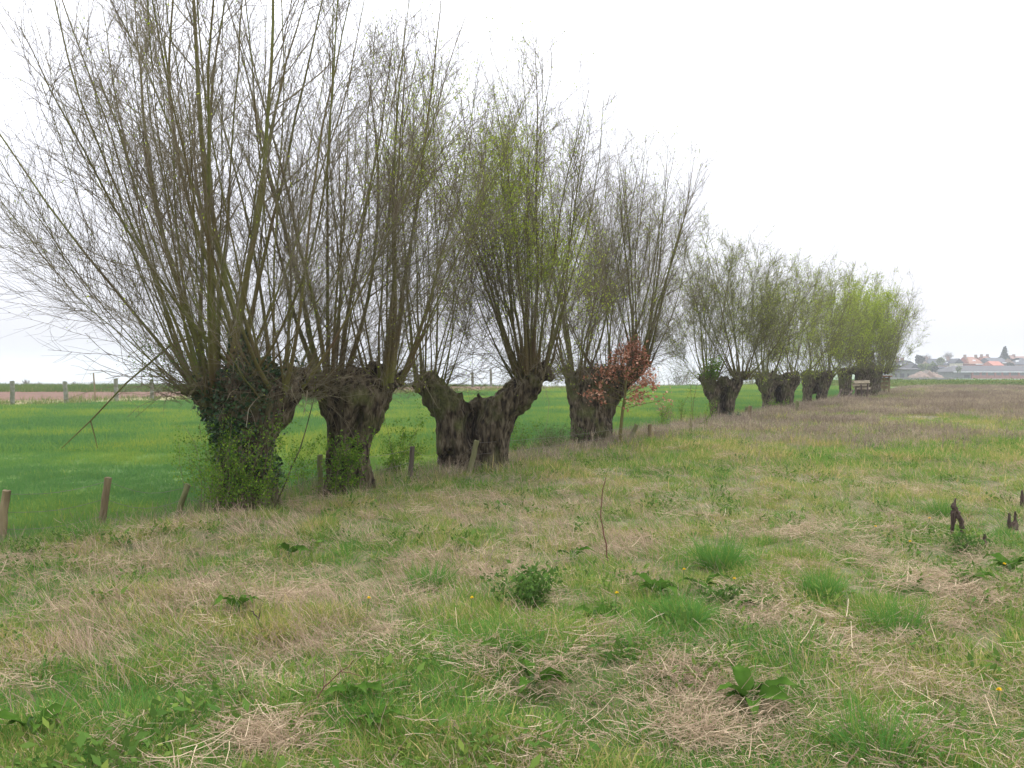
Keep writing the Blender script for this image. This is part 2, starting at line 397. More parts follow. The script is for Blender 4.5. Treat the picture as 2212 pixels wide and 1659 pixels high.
# patches where cut straw lies (centre and half-size taken from the ground seen in the frame)
def patches(lst, x, y):
    v = np.zeros(len(x))
    for px, py, rx, ry in lst:
        cx, cyy = gp(px, py); sx = rx / FPX * cyy; sy = ry * cyy ** 2 / (EYE * FPX)
        v = np.maximum(v, np.exp(-(((x - cx) / sx) ** 2 + ((y - cyy) / sy) ** 2) * .8))
    return v
LYING = [(1380, 1470, 120, 42), (1950, 1490, 230, 65), (1560, 1580, 150, 50), (1740, 1340, 80, 26), (2080, 1375, 130, 36),
         (1130, 1530, 100, 16), (1660, 1440, 70, 25), (1230, 1395, 80, 20), (1480, 1625, 120, 28), (2110, 1430, 130, 45),
         (1900, 1180, 200, 28), (1980, 1260, 180, 34), (780, 1370, 70, 22), (590, 1440, 90, 28), (560, 1620, 40, 40),
         (1800, 1620, 100, 25), (1600, 1350, 60, 20), (2180, 1560, 60, 30), (700, 1290, 120, 25), (300, 1640, 60, 20), (1000, 1400, 60, 20)]
UPRIGHT = [(250, 1225, 240, 40), (560, 1150, 160, 22), (450, 1310, 330, 75), (130, 1390, 180, 60), (950, 1235, 190, 38),
           (1330, 1180, 130, 45), (700, 1400, 150, 40), (1000, 1110, 260, 28), (1150, 1250, 90, 30)]
TUFTS = [(1555, 1212, 70, 22), (1475, 1340, 60, 22), (1935, 1350, 80, 25), (1130, 1400, 300, 50), (1000, 1560, 260, 60), (300, 1560, 300, 50),
         (1700, 1420, 120, 25), (2120, 1590, 90, 40), (1900, 1610, 80, 30), (2100, 1160, 130, 28), (820, 1540, 160, 50)]

rg = np.random.RandomState(21)
# 1. green meadow grass
xy = wedge(80000, 2.2, 80, 1.7, rg)
s = side(xy[:, 0], xy[:, 1]); xy = xy[s > -.9]; s = side(xy[:, 0], xy[:, 1]); d = xy[:, 1]
dry = np.maximum(patches(LYING, xy[:, 0], xy[:, 1]), .8 * patches(UPRIGHT, xy[:, 0], xy[:, 1]))
lush = patches(TUFTS, xy[:, 0], xy[:, 1])
nz = fbm(xy[:, 0], xy[:, 1], 1.1, 4, 40)
brown = sstep(10, 34, d + 22 * (nz - .5) - 5 * sstep(.1, .5, xy[:, 0] / d) + 7 * np.exp(-((xy[:, 0] / d - .3) / .12) ** 2))
keep = rg.rand(len(xy)) < np.clip(1 - .38 * dry - .40 * brown, .12, 1)
xy, d, dry, lush, nz, brown, s = [a[keep] for a in (xy, d, dry, lush, nz, brown, s)]
n3 = fbm(xy[:, 0], xy[:, 1], .38, 3, 41)
tint = .40 + (nz - .5) * 1.2 + (n3 - .5) * 1.7 - .20 + .18 * dry - .28 * lush + .20 * brown + rg.normal(size=len(d)) * .12 + .10 * sstep(7, 12, d) + .10 * sstep(11, 18, d)
idx = np.where(rg.rand(len(d)) < .35 + .4 * lush, 1, 0) + np.where(rg.rand(len(d)) < .2, 2, 0)
idx = np.where(d + rg.normal(size=len(d)) * 2 > 16, 4 + (rg.rand(len(d)) < .5), idx)
scl = (.65 + .5 * rg.rand(len(d))) * (1 + .25 * lush) * (.25 + 1.5 * n3)
green = protos('meadow_tuft', [
    blade_clump('t0', 55, .055, .10, .0021, 1.1, M['blade'], 1, grav=.9),
    blade_clump('t1', 70, .095, .08, .0021, 1.1, M['blade'], 2, grav=1.3),
    blade_clump('t2', 50, .040, .11, .0024, 1.5, M['blade'], 3),
    blade_clump('t3', 60, .075, .12, .0021, 1.4, M['blade'], 4, grav=1.3),
    blade_clump('t4', 110, .085, .32, .0050, 1.1, M['blade'], 5, segs=2),
    blade_clump('t5', 110, .110, .34, .0050, 1.1, M['blade'], 6, segs=2)])
scatter('meadow_grass', 'short rough green grass growing across the meadow', 'grass', xy, scl, idx, tint, green, rg)

# 2. straw lying flat
xy = wedge(44000, 2.2, 40, 1.6, rg)
s = side(xy[:, 0], xy[:, 1]); xy = xy[s > .1]; d = xy[:, 1]
nz = fbm(xy[:, 0], xy[:, 1], .5, 4, 77)
p = patches(LYING, xy[:, 0], xy[:, 1]) * (.03 + .62 * sstep(.42, .64, nz)) + .12 * patches(UPRIGHT, xy[:, 0], xy[:, 1]) * nz + .20 * sstep(.56, .68, nz) + .02
p = p * np.clip(1.25 - .9 * patches(TUFTS, xy[:, 0], xy[:, 1]), .1, 1)
k = rg.rand(len(xy)) < p; xy, d, nz = xy[k], d[k], nz[k]
straw = protos('straw_wisp', [straw_clump('s0', 50, .11, .07, .0014, M['straw'], 11, .25, .07), straw_clump('s1', 60, .09, .07, .0013, M['straw'], 12, .3, .08),
                              straw_clump('s2', 34, .16, .10, .0015, M['straw'], 13, .22), straw_clump('s3', 60, .08, .10, .0013, M['straw'], 14, .15, .03), straw_clump('s4', 16, .10, .12, .0014, M['straw'], 15, .3, .05)])
scatter('straw_litter', 'pale mown straw lying in wisps over the meadow', 'straw', xy, .6 + .6 * rg.rand(len(d)), rg.randint(0, 5, len(d)),
        .42 + (nz - .5) * .5 + rg.normal(size=len(d)) * .2, straw, rg, zoff=.02)

# 3. dry stalks still standing, combed over to the left
xy = wedge(60000, 2.2, 60, 1.6, rg)
s = side(xy[:, 0], xy[:, 1]); xy = xy[s > -.6]; s = side(xy[:, 0], xy[:, 1]); d = xy[:, 1]
nz = fbm(xy[:, 0], xy[:, 1], .6, 4, 99)
p = patches(UPRIGHT, xy[:, 0], xy[:, 1]) * (.10 + 1.15 * sstep(.34, .66, nz)) + .09 * sstep(2, 4, d) + .5 * sstep(7, 11, d) * sstep(.40, .62, nz) * sstep(.3, 1.2, side(xy[:, 0], xy[:, 1])) + .02
p = p * np.clip(1.2 - .9 * patches(TUFTS, xy[:, 0], xy[:, 1]), .1, 1)
k = rg.rand(len(xy)) < p; xy, d, nz = xy[k], d[k], nz[k]
stalk = protos('dry_stalk', [blade_clump('d0', 12, .13, .08, .0016, .5, M['straw'], 31, grav=.4, dirx=-.8, flat=1, hv=.6),
                             blade_clump('d1', 16, .10, .09, .0016, .7, M['straw'], 32, grav=.6, dirx=-.6, flat=1, hv=.6),
                             blade_clump('d2', 8, .18, .07, .0017, .5, M['straw'], 33, grav=.3, dirx=-.6, flat=1, hv=.6),
                             blade_clump('d3', 18, .08, .11, .0016, .9, M['straw'], 34, grav=.8, dirx=-.9, flat=1)])
scatter('dry_grass_stalks', 'dry tan grass stalks leaning over in the meadow', 'dry grass', xy, .7 + .6 * rg.rand(len(d)), rg.randint(0, 4, len(d)),
        .30 + (nz - .5) * .5 + rg.normal(size=len(d)) * .2, stalk, rg, tilt=.25, rot=rg.normal(size=len(d)) * .45 + (fbm(xy[:, 0], xy[:, 1], .8, 2, 98) - .5) * 3.5)

# 4. the far brown half of the meadow: dead weeds
xy = wedge(60000, 7, 91, 1.15, rg, -.3, .85)
s = side(xy[:, 0], xy[:, 1]); xy = xy[s > -.3]; s = side(xy[:, 0], xy[:, 1]); d = xy[:, 1]
nz = fbm(xy[:, 0], xy[:, 1], 3.0, 4, 123); nw = fbm(xy[:, 0], xy[:, 1], 7.0, 3, 127)
brown = sstep(10, 34, d + 22 * (nz - .5) + 34 * (nw - .5) - 5 * sstep(.1, .5, xy[:, 0] / d) + 7 * np.exp(-((xy[:, 0] / d - .3) / .12) ** 2))
edge = np.exp(-((s - .3) / .5) ** 2) * sstep(11, 14, d)
p = brown * (.06 + 1.05 * sstep(.34, .68, .5 * nz + .5 * nw)) * np.where(d < 20, .9, .62) * (.8 + .5 * sstep(.3, .45, xy[:, 0] / d)) + .6 * edge
p = p * np.where((d > 45) & (xy[:, 0] / d < .47), .45, 1) * .8
k = rg.rand(len(xy)) < p; xy, d, nz = xy[k], d[k], nz[k]
weeds = protos('dead_weed', [weed_clump('w0', 12, .15, .18, M['dead_stem'], 41, .002), weed_clump('w1', 16, .13, .22, M['dead_stem'], 42, .002),
                             weed_clump('w2', 24, .22, .30, M['dead_stem'], 43, .0032), weed_clump('w3', 28, .16, .42, M['dead_stem'], 44, .004)])
scatter('dead_weeds', 'brown dead weed stems covering the far half of the meadow', 'weeds', xy, .7 + .6 * rg.rand(len(d)),
        np.where(d + rg.normal(size=len(d)) * 3 < 20, rg.randint(0, 2, len(d)), rg.randint(2, 4, len(d))), .42 + (fbm(xy[:, 0], xy[:, 1], 2.0, 3, 125) - .5) * 1.8 + rg.normal(size=len(d)) * .3, weeds, rg)

# 4b. rank grass and dry stems along the fence and round the trunks
t_ = rg.rand(9000) ** 1.6 * 56 - 7; o_ = rg.normal(size=9000) * .45 - .25
xy = np.stack([ROW0[0] + RDIR[0] * t_ + RN[0] * o_, ROW0[1] + RDIR[1] * t_ + RN[1] * o_], 1)
nz = fbm(xy[:, 0], xy[:, 1], .9, 3, 300); k = (rg.rand(len(xy)) < .25 + 1.0 * sstep(.35, .7, nz)) & (xy[:, 1] > 4); xy, nz = xy[k], nz[k]
rank = protos('rank_tuft', [blade_clump('r0', 34, .19, .14, .0028, .55, M['blade'], 91, grav=.9), blade_clump('r1', 26, .15, .16, .0028, .7, M['blade'], 92, grav=1.0, dead=.4),
                            weed_clump('r2', 7, .28, .16, M['dead_stem'], 93, .0022), blade_clump('r3', 14, .27, .14, .002, .35, M['straw'], 94, grav=.4, flat=1)])
scatter('rank_grass', 'long rank grass and dry stems along the fence and trunks', 'grass', xy, (.5 + .6 * rg.rand(len(xy))) * (.6 + .4 * sstep(8, 12, xy[:, 1])), rg.choice(4, len(xy), p=[.46, .26, .16, .12]),
        .25 + (nz - .5) * .9 + rg.normal(size=len(xy)) * .12, rank, rg)

# 5. small broad-leaved weeds
xy = wedge(3000, 2.2, 22, 1.6, rg); xy = xy[side(xy[:, 0], xy[:, 1]) > -.3]
nz = fbm(xy[:, 0], xy[:, 1], .9, 3, 144); k = rg.rand(len(xy)) < sstep(.45, .65, nz); xy = xy[k]
lw = protos('low_weed', [leaf_clump('l0', 26, .035, .09, M['weed_leaf'], 51), leaf_clump('l1', 18, .05, .10, M['weed_leaf'], 52), leaf_clump('l2', 34, .028, .12, M['weed_leaf'], 53)])
scatter('low_weeds', 'low broad leaved weeds between the meadow grass', 'weeds', xy, .7 + .6 * rg.rand(len(xy)), rg.randint(0, 3, len(xy)), rg.rand(len(xy)), lw, rg, zoff=.03)

# 6. the pasture
xy = wedge(90000, 8, 97, 1.0, rg, -.85, .42)
s = side(xy[:, 0], xy[:, 1]); bk = np.clip(41 + (xy[:, 0] + 23) * 1.2, 38, 96)
k = (s < -.45) & (xy[:, 1] < bk); xy = xy[k]; d = xy[:, 1]; s = s[k]
nz = fbm(xy[:, 0], xy[:, 1], 3.5, 4, 200); n2 = fbm(xy[:, 0], xy[:, 1], 1.2, 3, 201)
tint = .46 + (nz - .5) * 2.6 + (n2 - .5) * 1.2 - .22 * sstep(20, 30, d) * sstep(5, -10, xy[:, 0]) + rg.normal(size=len(d)) * .08
past = protos('pasture_tuft', [blade_clump('p0', 60, .075, .20, .0035, .7, M['pasture_blade'], 61, segs=2, dead=.02), blade_clump('p1', 60, .11, .16, .0035, .6, M['pasture_blade'], 62, segs=2, dead=.02),
                               blade_clump('p2', 70, .09, .42, .009, .7, M['pasture_blade'], 63, segs=2, dead=.02), blade_clump('p3', 60, .16, .28, .008, .5, M['pasture_blade'], 64, segs=2, dead=.02)])
big = (n2 > .6) & (rg.rand(len(d)) < .5)
scatter('pasture_grass', 'even green pasture grass behind the willow row', 'grass', xy, .75 + .5 * rg.rand(len(d)),
        np.where(d < 18, 0, 2) + np.where(big, 1, 0), tint - .12 * big, past, rg)

# 7. dry margin along the back fence, and the weedy bank behind the meadow
xy = wedge(16000, 36, 112, .4, rg, -.85, .42)
s = side(xy[:, 0], xy[:, 1]); bk = np.clip(41 + (xy[:, 0] + 23) * 1.2, 38, 96); q = xy[:, 1] - bk
nz = fbm(xy[:, 0], xy[:, 1], 4, 3, 210)
k = (s < -1) & (((q > -.8) & (q < 10) & (rg.rand(len(q)) < .25 + .6 * np.exp(-(q / 1.5) ** 2))) | ((q > 27) & (xy[:, 1] < 100)))
xy, nz, q = xy[k], nz[k], q[k]
mg = protos('margin_tuft', [blade_clump('m0', 50, .22, .45, .010, .6, M['bank_weed'], 71, segs=2), blade_clump('m1', 40, .34, .40, .010, .5, M['bank_weed'], 72, segs=2)])
scatter('margin_grass', 'dry and green grass along the margin of the ploughed field', 'grass', xy, .7 + .5 * rg.rand(len(xy)), (rg.rand(len(xy)) < .4).astype(int),
        np.where(q < 12, .70 + (nz - .5), .2 + (nz - .5)), mg, rg)
xy = wedge(12000, 86, 122, .2, rg, .36, .85)
nz = fbm(xy[:, 0], xy[:, 1], 5, 3, 220)
bw = protos('bank_weed', [leaf_clump('b0', 60, .16, .6, M['bank_weed'], 81, .24), leaf_clump('b1', 50, .14, .7, M['bank_weed'], 82, .16), blade_clump('b2', 40, .22, .6, .012, .5, M['bank_weed'], 83, segs=2)])
scatter('bank_weeds', 'olive green weeds on the low bank behind the meadow', 'weeds', xy, .7 + .6 * rg.rand(len(xy)), rg.randint(0, 3, len(xy)), .48 + (nz - .5) * 2.2, bw, rg)

# ------------------------------------------------------------------ willows
def unit(v): return v / (np.linalg.norm(v, axis=-1, keepdims=True) + 1e-9)

def grow(start, d0, length, K, up, wig, rng):
    n = len(start); d = unit(d0); pos = start.copy(); out = [pos]
    up = np.broadcast_to(up, (n,)); st = (length / (K - 1))[:, None]
    drift = rng.normal(size=(n, 3)) * wig * .6
    for k in range(K - 1):
        pos = pos + d * st; out.append(pos)
        d = d + np.array([0, 0, 1.0]) * up[:, None] / (K - 1) + drift / (K - 1) + rng.normal(size=(n, 3)) * wig / math.sqrt(K - 1)
        d = unit(d)
    return np.stack(out, 1)

def sprout(par, prad, nper, t0, t1, ang, lenf, K, up, wig, rng, rfrac=.55, tpow=1.0):
    """children along parents; returns polylines, start radii, parameter t"""
    n, K0, _ = par.shape
    ids = np.repeat(np.arange(n), nper); m = len(ids)
    t = t0 + (t1 - t0) * rng.rand(m) ** tpow
    f = t * (K0 - 1); i = np.minimum(f.astype(int), K0 - 2); fr = (f - i)[:, None]
    p = par[ids, i] * (1 - fr) + par[ids, i + 1] * fr
    tg = unit(par[ids, i + 1] - par[ids, i])
    pr = unit(np.cross(tg, rng.normal(size=(m, 3))))
    a = np.radians(ang[0] + (ang[1] - ang[0]) * rng.rand(m))[:, None]
    d = tg * np.cos(a) + pr * np.sin(a)
    r = prad[ids, i] * (1 - fr[:, 0]) + prad[ids, i + 1] * fr[:, 0]
    L = lenf(t, ids, m)
    return grow(p, d, L, K, up, wig, rng), r * rfrac, t

def taper(r0, K, end):
    u = np.linspace(0, 1, K)[None]
    return r0[:, None] * (1 - u) ** 1.0 + np.minimum(end, r0)[:, None] * u if np.ndim(end) else r0[:, None] * (1 - u) ** 1.0 + np.minimum(end, r0[:, None]) * u

def tubes(pl, rad, sides):
    n, K, _ = pl.shape
    tg = np.empty_like(pl); tg[:, 1:-1] = pl[:, 2:] - pl[:, :-2]; tg[:, 0] = pl[:, 1] - pl[:, 0]; tg[:, -1] = pl[:, -1] - pl[:, -2]
    tg = unit(tg)
    ref = unit(np.cross(tg[:, 0], np.array([.37, .61, .71]) + 0 * tg[:, 0]))[:, None]
    u = unit(ref - tg * (ref * tg).sum(-1, keepdims=True)); w = np.cross(tg, u)
    a = np.arange(sides) * 2 * math.pi / sides
    ring = pl[:, :, None] + rad[:, :, None, None] * (u[:, :, None] * np.cos(a)[None, None, :, None] + w[:, :, None] * np.sin(a)[None, None, :, None])
    v = ring.reshape(-1, 3)
    b = (np.arange(n) * K * sides)[:, None, None] + (np.arange(K - 1) * sides)[None, :, None]
    j = np.arange(sides)[None, None]; j2 = (j + 1) % sides
    q = np.stack([b + j, b + j2, b + sides + j2, b + sides + j], -1).reshape(-1, 4)
    return v, q

def join(parts):
    vs_, fs_, o = [], [], 0
    for v, f in parts:
        vs_.append(v); fs_.append(f + o); o += len(v)
    return np.concatenate(vs_), np.concatenate(fs_)

def remesh_solid(paths, blobs, voxel, name, seed, rough=.045, lump=.06, fur=1.0, cleft=()):
    """rounded solid grown from tapered paths [(x,y,z,r), ...] and knobs (x,y,z,r); bark furrows and lumps pushed into it"""
    bm = bmesh.new()
    from mathutils import Matrix
    for path in paths:
        for (x0, y0, z0, r0), (x1, y1, z1, r1) in zip(path[:-1], path[1:]):
            n = max(2, int(math.dist((x0, y0, z0), (x1, y1, z1)) / (.22 * max(min(r0, r1), .02))))
            for k in range(n + 1):
                t = k / n
                bmesh.ops.create_icosphere(bm, subdivisions=2, radius=r0 + (r1 - r0) * t,
                                           matrix=Matrix.Translation((x0 + (x1 - x0) * t, y0 + (y1 - y0) * t, z0 + (z1 - z0) * t)))
    for x, y, z, r in blobs:
        bmesh.ops.create_icosphere(bm, subdivisions=2, radius=r, matrix=Matrix.Translation((x, y, z)))
    me = bpy.data.meshes.new('tmp'); bm.to_mesh(me); bm.free()
    o = bpy.data.objects.new('tmp', me); col.objects.link(o)
    mod = o.modifiers.new('r', 'REMESH'); mod.mode = 'VOXEL'; mod.voxel_size = voxel
    dg = bpy.context.evaluated_depsgraph_get(); dg.update()
    em = bpy.data.meshes.new_from_object(o.evaluated_get(dg))
    bpy.data.objects.remove(o); bpy.data.meshes.remove(me)
    n = len(em.vertices); co = np.empty(n * 3, np.float32); no = np.empty(n * 3, np.float32)
    em.vertices.foreach_get('co', co); em.vertices.foreach_get('normal', no)
    co = co.reshape(-1, 3).astype(float); no = no.reshape(-1, 3)
    th = np.arctan2(co[:, 1], co[:, 0] + 1e-6)
    rr = np.hypot(co[:, 0], co[:, 1]).clip(.05)
    fx = co[:, 0] * 1.0 + co[:, 1] * .7
    f1 = fbm(co[:, 0] * 9 * fur + seed, co[:, 1] * 9 * fur + co[:, 2] * 1.6, 1.0, 3, seed) - .5
    ridge = np.abs(fbm(co[:, 0] * 6 * fur - co[:, 2] * .7, co[:, 1] * 6 * fur + co[:, 2] * 1.1 + 5, 1.0, 3, seed + 5) - .5) * 2
    f2 = fbm(co[:, 0] * 2.6 + seed * 3.1, co[:, 2] * 2.2 + co[:, 1] * 1.9, 1.0, 2, seed + 9) - .5
    f3 = np.abs(fbm(co[:, 0] * 15 * fur + 3, co[:, 1] * 15 * fur + co[:, 2] * 3.0, 1.0, 2, seed + 21) - .5)
    disp = -(.22 - f3).clip(0) * rough * 2.4 + f1 * rough * 1.6 - (.5 - ridge).clip(0) * rough * 2.2 + f2 * lump * 2
    co = co + no * disp[:, None]
    for cx_, cz0, cz1, cw, cd in cleft:          # hollow opening in the front of the trunk
        g = np.exp(-((co[:, 0] - cx_ - .05 * np.sin(co[:, 2] * 7)) / cw) ** 2) * sstep(cz0 - .12, cz0 + .1, co[:, 2]) * sstep(cz1 + .12, cz1 - .1, co[:, 2]) * (no[:, 1] < .25)
        co[:, 1] += g * cd
    em.vertices.foreach_set('co', co.astype(np.float32).ravel())
    em.polygons.foreach_set('use_smooth', np.ones(len(em.polygons), bool))
    em.update(); em.name = name
    return em

def willow(label, base, paths, heads, seed, H_, detail=1.0, leaf=0, leaf_at=None, leaf_size=.03, split=True, voxel=.035, npole=1.0, spread=1.0, extra=None, far=False, group=None, thick=1.0, fan=0.0, hang=1.0, cleft=()):
    rng = np.random.RandomState(seed)
    bx, by = base; z0 = H(bx, by) - .02
    root = thing('pollard_willow', label, 'tree', (bx, by, z0), group=group)
    blobs = []
    for hx, hy, hz, hr, cnt in heads:                     # knobbly pollard heads
        for k in range(int(16 + 26 * hr)):
            a = rng.rand() * 6.283; r = hr * (.40 + .5 * rng.rand())
            blobs.append((hx + r * math.cos(a), hy + .9 * r * math.sin(a), hz + (rng.rand() - .55) * .42 * hr ** .5, (.06 + .10 * rng.rand() ** 1.5) * (.6 + .6 * hr)))
    tm = remesh_solid(paths, blobs, voxel, 'trunk', seed, cleft=cleft)
    obj('trunk', tm, M['bark'], root)
    P, RD = [], []
    for hx, hy, hz, hr, cnt in heads:
        n = int(cnt * npole * 1.4)
        a = rng.rand(n) * 6.283; u = np.sqrt(rng.rand(n)); r = hr * u * .95
        st = np.stack([hx + r * np.cos(a), hy + r * np.sin(a), hz - .05 - .12 * u + rng.rand(n) * .12], 1)
        phi = np.radians((3 + 46 * u ** 1.5 * (.45 + .75 * rng.rand(n))) * spread)
        low = rng.rand(n) < .25; phi = np.where(low, np.radians(45 + 35 * rng.rand(n)), phi)
        a2 = a + rng.normal(size=n) * .3
        d0 = np.stack([np.sin(phi) * np.cos(a2) + fan * hx, np.sin(phi) * np.sin(a2), np.cos(phi)], 1)
        L = (H_ - hz) * (1.02 - .26 * (phi / 1.2)) * (.72 + .34 * rng.rand(n)); L = np.where(low, L * .62, L)
        small = rng.rand(n) < .42; L = np.where(small, L * (.55 + .3 * rng.rand(n)), L)
        r0 = (.012 + .042 * rng.rand(n) ** 2.2) * np.where(low, .34, np.where(small, .5, 1)) * thick * (1 - .75 * (phi / 1.1).clip(0, 1))
        P.append(grow(st, d0, L, 15, .25 + 1.15 * np.sin(phi) * (.6 + .6 * rng.rand(n)), .17, rng)); RD.append(r0)
    P = np.concatenate(P); r0 = np.concatenate(RD)
    PR = taper(r0, 15, .004); PR[:, :4] *= np.array([2.0, 1.35, 1.15, 1.05])
    plen = np.linalg.norm(np.diff(P, axis=1), axis=2).sum(1)
    # side branches, twigs, fine twigs
    nb = int(15 * detail ** .5)
    B, br, bt = sprout(P, PR, nb, .26, 1.0, (18, 48), lambda t, i, m: (plen[i] * .30 * (1.10 - t) * (.5 + .9 * rng.rand(m)) + .42), 6, .28, .22, rng, .5, tpow=.72)
    br = np.clip(br, .003, .012); BR = taper(br, 6, .002)
    blen = np.linalg.norm(np.diff(B, axis=1), axis=2).sum(1)
    tw = .0018 if not far else .0042
    nt = max(6, int(11 * detail))
    C, cr_, ct = sprout(B, BR, nt, .08, 1, (22, 55), lambda t, i, m: (.16 + .34 * rng.rand(m)) * (.6 + .4 * blen[i]).clip(.5, 1.3), 3, .22, .35, rng, .6)
    CR = taper(np.clip(cr_, tw * .9, tw * 1.6), 3, tw * .55)
    C2, c2, _ = sprout(P, PR, int(11 * detail), .05, 1, (25, 75), lambda t, i, m: .14 + .36 * rng.rand(m), 3, .2, .4, rng, .3)
    CR2 = taper(np.clip(c2, tw * .9, tw * 1.6), 3, tw * .55)
    # whiskery shoots round the head, some arching down
    W = []
    for hx, hy, hz, hr, cnt in heads:
        n = int(300 * detail * hang * hr)
        a = rng.rand(n) * 6.283; r = hr * (.7 + .45 * rng.rand(n))
        st = np.stack([hx + r * np.cos(a), hy + r * np.sin(a), hz - .22 + .36 * rng.rand(n)], 1)
        d0 = np.stack([np.cos(a), np.sin(a), .1 + .9 * rng.rand(n)], 1)
        W.append(grow(st, d0, .2 + 1.25 * rng.rand(n) ** 1.5, 7, rng.normal(size=n) * .9 - .25, .5, rng))
    W = np.concatenate(W); WR = taper(np.full(len(W), .0035 if not far else .006), 7, .003)
    C3, c3, _ = sprout(W, WR, 4, .15, 1, (25, 70), lambda t, i, m: .08 + .22 * rng.rand(m), 3, .1, .5, rng, .7)
    CR3 = taper(np.full(len(C3), tw), 3, tw * .6)
    parts = [tubes(B, BR, 3), tubes(C, CR, 3), tubes(C2, CR2, 3), tubes(W, WR, 3), tubes(C3, CR3, 3)]
    if not split: parts.append(tubes(P, PR, 5))
    v, f = join(parts)
    crown = obj('crown', mesh_np('crown', v, f, True), M['twig_far'] if far else M['twig'], root)
    if split:
        for i in range(len(P)):
            lv, lf = tubes(P[i:i + 1], PR[i:i + 1], 8)
            obj('limb', mesh_np('limb', lv, lf, True), M['limb'], crown)
    if extra:
        for nm, lb, pts, ra, rb in extra:
            pl = np.array(pts, float)[None]; K = pl.shape[1]
            lv, lf = tubes(pl, np.linspace(ra, rb, K)[None], 6)
            o = obj(nm, mesh_np(nm, lv, lf, True), M['limb'], crown)
            if lb: o['label'] = lb
    if leaf:
        src = np.concatenate([C.reshape(-1, 3), C2.reshape(-1, 3), C3.reshape(-1, 3)])
        if leaf_at:
            w = np.full(len(src), .05)
            for (lx, ly, lz, sx, sz, amp) in leaf_at:
                w = w + amp * np.exp(-((src[:, 0] - lx) / sx) ** 2 - ((src[:, 2] - lz) / sz) ** 2)
        else: w = np.ones(len(src))
        w = w * (.25 + 1.5 * sstep(.35, .7, fbm(src[:, 0] * 1.3 + src[:, 1], src[:, 2] * 1.1 + src[:, 1], .7, 2, seed)))
        pick = rng.choice(len(src), leaf, p=w / w.sum())
        p = src[pick] + rng.normal(size=(leaf, 3)) * .02
        v, f = leaf_quads(p, leaf_size * (.5 + rng.rand(leaf)), rng, aspect=.4, direc=np.array([0, 0, .5]) + 0 * p)
        lm = with_bv(mesh_np('leaves', v, f), np.repeat(rng.rand(leaf), 4))
        obj('leaves', lm, M['leaf_lime'], crown)
    return root, tm

k1 = .00532
T1, TM1 = willow('huge ivy clad pollard willow with a wide spray of bare limbs', (-3.04, 10.2),
    [[(0, 0, -.15, .46), (0, 0, .1, .37), (0, .0, .55, .33), (-.02, 0, .95, .37), (-.04, 0, 1.25, .44), (-.05, 0, 1.40, .42)], [(.15, -.1, -.1, .26), (.12, -.05, .5, .25)],
     [(0, 0, .8, .3), (.2, 0, 1.1, .26), (.45, 0, 1.42, .20)], [(0, 0, .8, .3), (-.22, 0, 1.1, .26), (-.48, 0, 1.42, .19)]],
    [(-.34, .0, 1.48, .44, 44), (.30, .05, 1.48, .40, 34)], 11, 8.2, detail=1.12, leaf=5000, leaf_size=.022, spread=1.42, voxel=.022, thick=.98,
    extra=[('broken_branch', 'thin broken branch hanging down to the pasture', [(-.55, .2, 2.1), (-1.0, .3, 1.95), (-1.55, .35, 1.5), (-2.0, .4, 1.05), (-2.35, .4, .72)], .016, .006),
           ('broken_branch', None, [(-2.0, .4, 1.05), (-1.97, .42, .9), (-1.93, .42, .72)], .008, .004)])
T2, TM2 = willow('dark leaning pollard willow second in the row, beside the ivy clad one', (-2.1, 11.4),
    [[(0, 0, -.15, .42), (0, 0, .1, .35), (0, 0, .6, .33), (.02, 0, 1.0, .36), (.05, 0, 1.3, .42)], [(.05, 0, .7, .26), (.3, 0, 1.1, .22), (.5, 0, 1.42, .19)], [(0, 0, .8, .26), (-.26, 0, 1.3, .20)]],
    [(-.26, 0, 1.42, .26, 15), (.45, .05, 1.52, .28, 20)], 12, 6.5, detail=.86, leaf=11000, leaf_size=.028, leaf_at=[(1.3, 0, 4.6, .8, .9, 1)], thick=.85, npole=1.2, spread=.92, cleft=[(.12, .5, 1.1, .05, .2), (-.12, .2, .8, .04, .1)], voxel=.024, fan=.12)
T3, TM3 = willow('hollow pollard willow split in two arms, the right one greening', (-.57, 14.3),
    [[(-.33, 0, -.15, .30), (-.34, 0, .2, .27), (-.36, 0, .6, .28), (-.42, 0, .95, .30), (-.62, 0, 1.2, .29), (-.78, 0, 1.42, .26)],
     [(.25, 0, -.15, .36), (.22, 0, .2, .32), (.25, 0, .65, .32), (.40, 0, 1.0, .32), (.68, 0, 1.3, .28), (.88, 0, 1.5, .25)],
     [(-.05, .1, -.15, .42), (-.05, .12, .3, .38), (-.02, .18, .75, .32), (.05, .12, .98, .26)], [(.02, .0, .1, .22), (.0, -.08, .32, .2)], [(.08, .05, .95, .14), (.04, .02, 1.16, .07), (.02, 0, 1.27, .03)], [(-.28, .0, 1.0, .16), (-.22, -.05, 1.2, .08), (-.24, -.05, 1.3, .03)], [(-.45, -.05, .35, .22), (-.52, 0, .65, .2)]],
    [(-.80, 0, 1.42, .34, 14), (.88, 0, 1.62, .36, 34)], 13, 6.6, detail=1.15, leaf=27000, leaf_size=.034,
    leaf_at=[(.75, 0, 4.2, .55, 1.2, 1), (1.4, 0, 3.3, .5, .8, .7), (-.4, 0, 5.0, .9, .6, .2)], thick=.72, npole=1.45, spread=.74, cleft=[(-.06, .38, .92, .07, .34), (-.5, .05, .3, .1, .2), (.3, .1, .5, .05, .1)], voxel=.026)
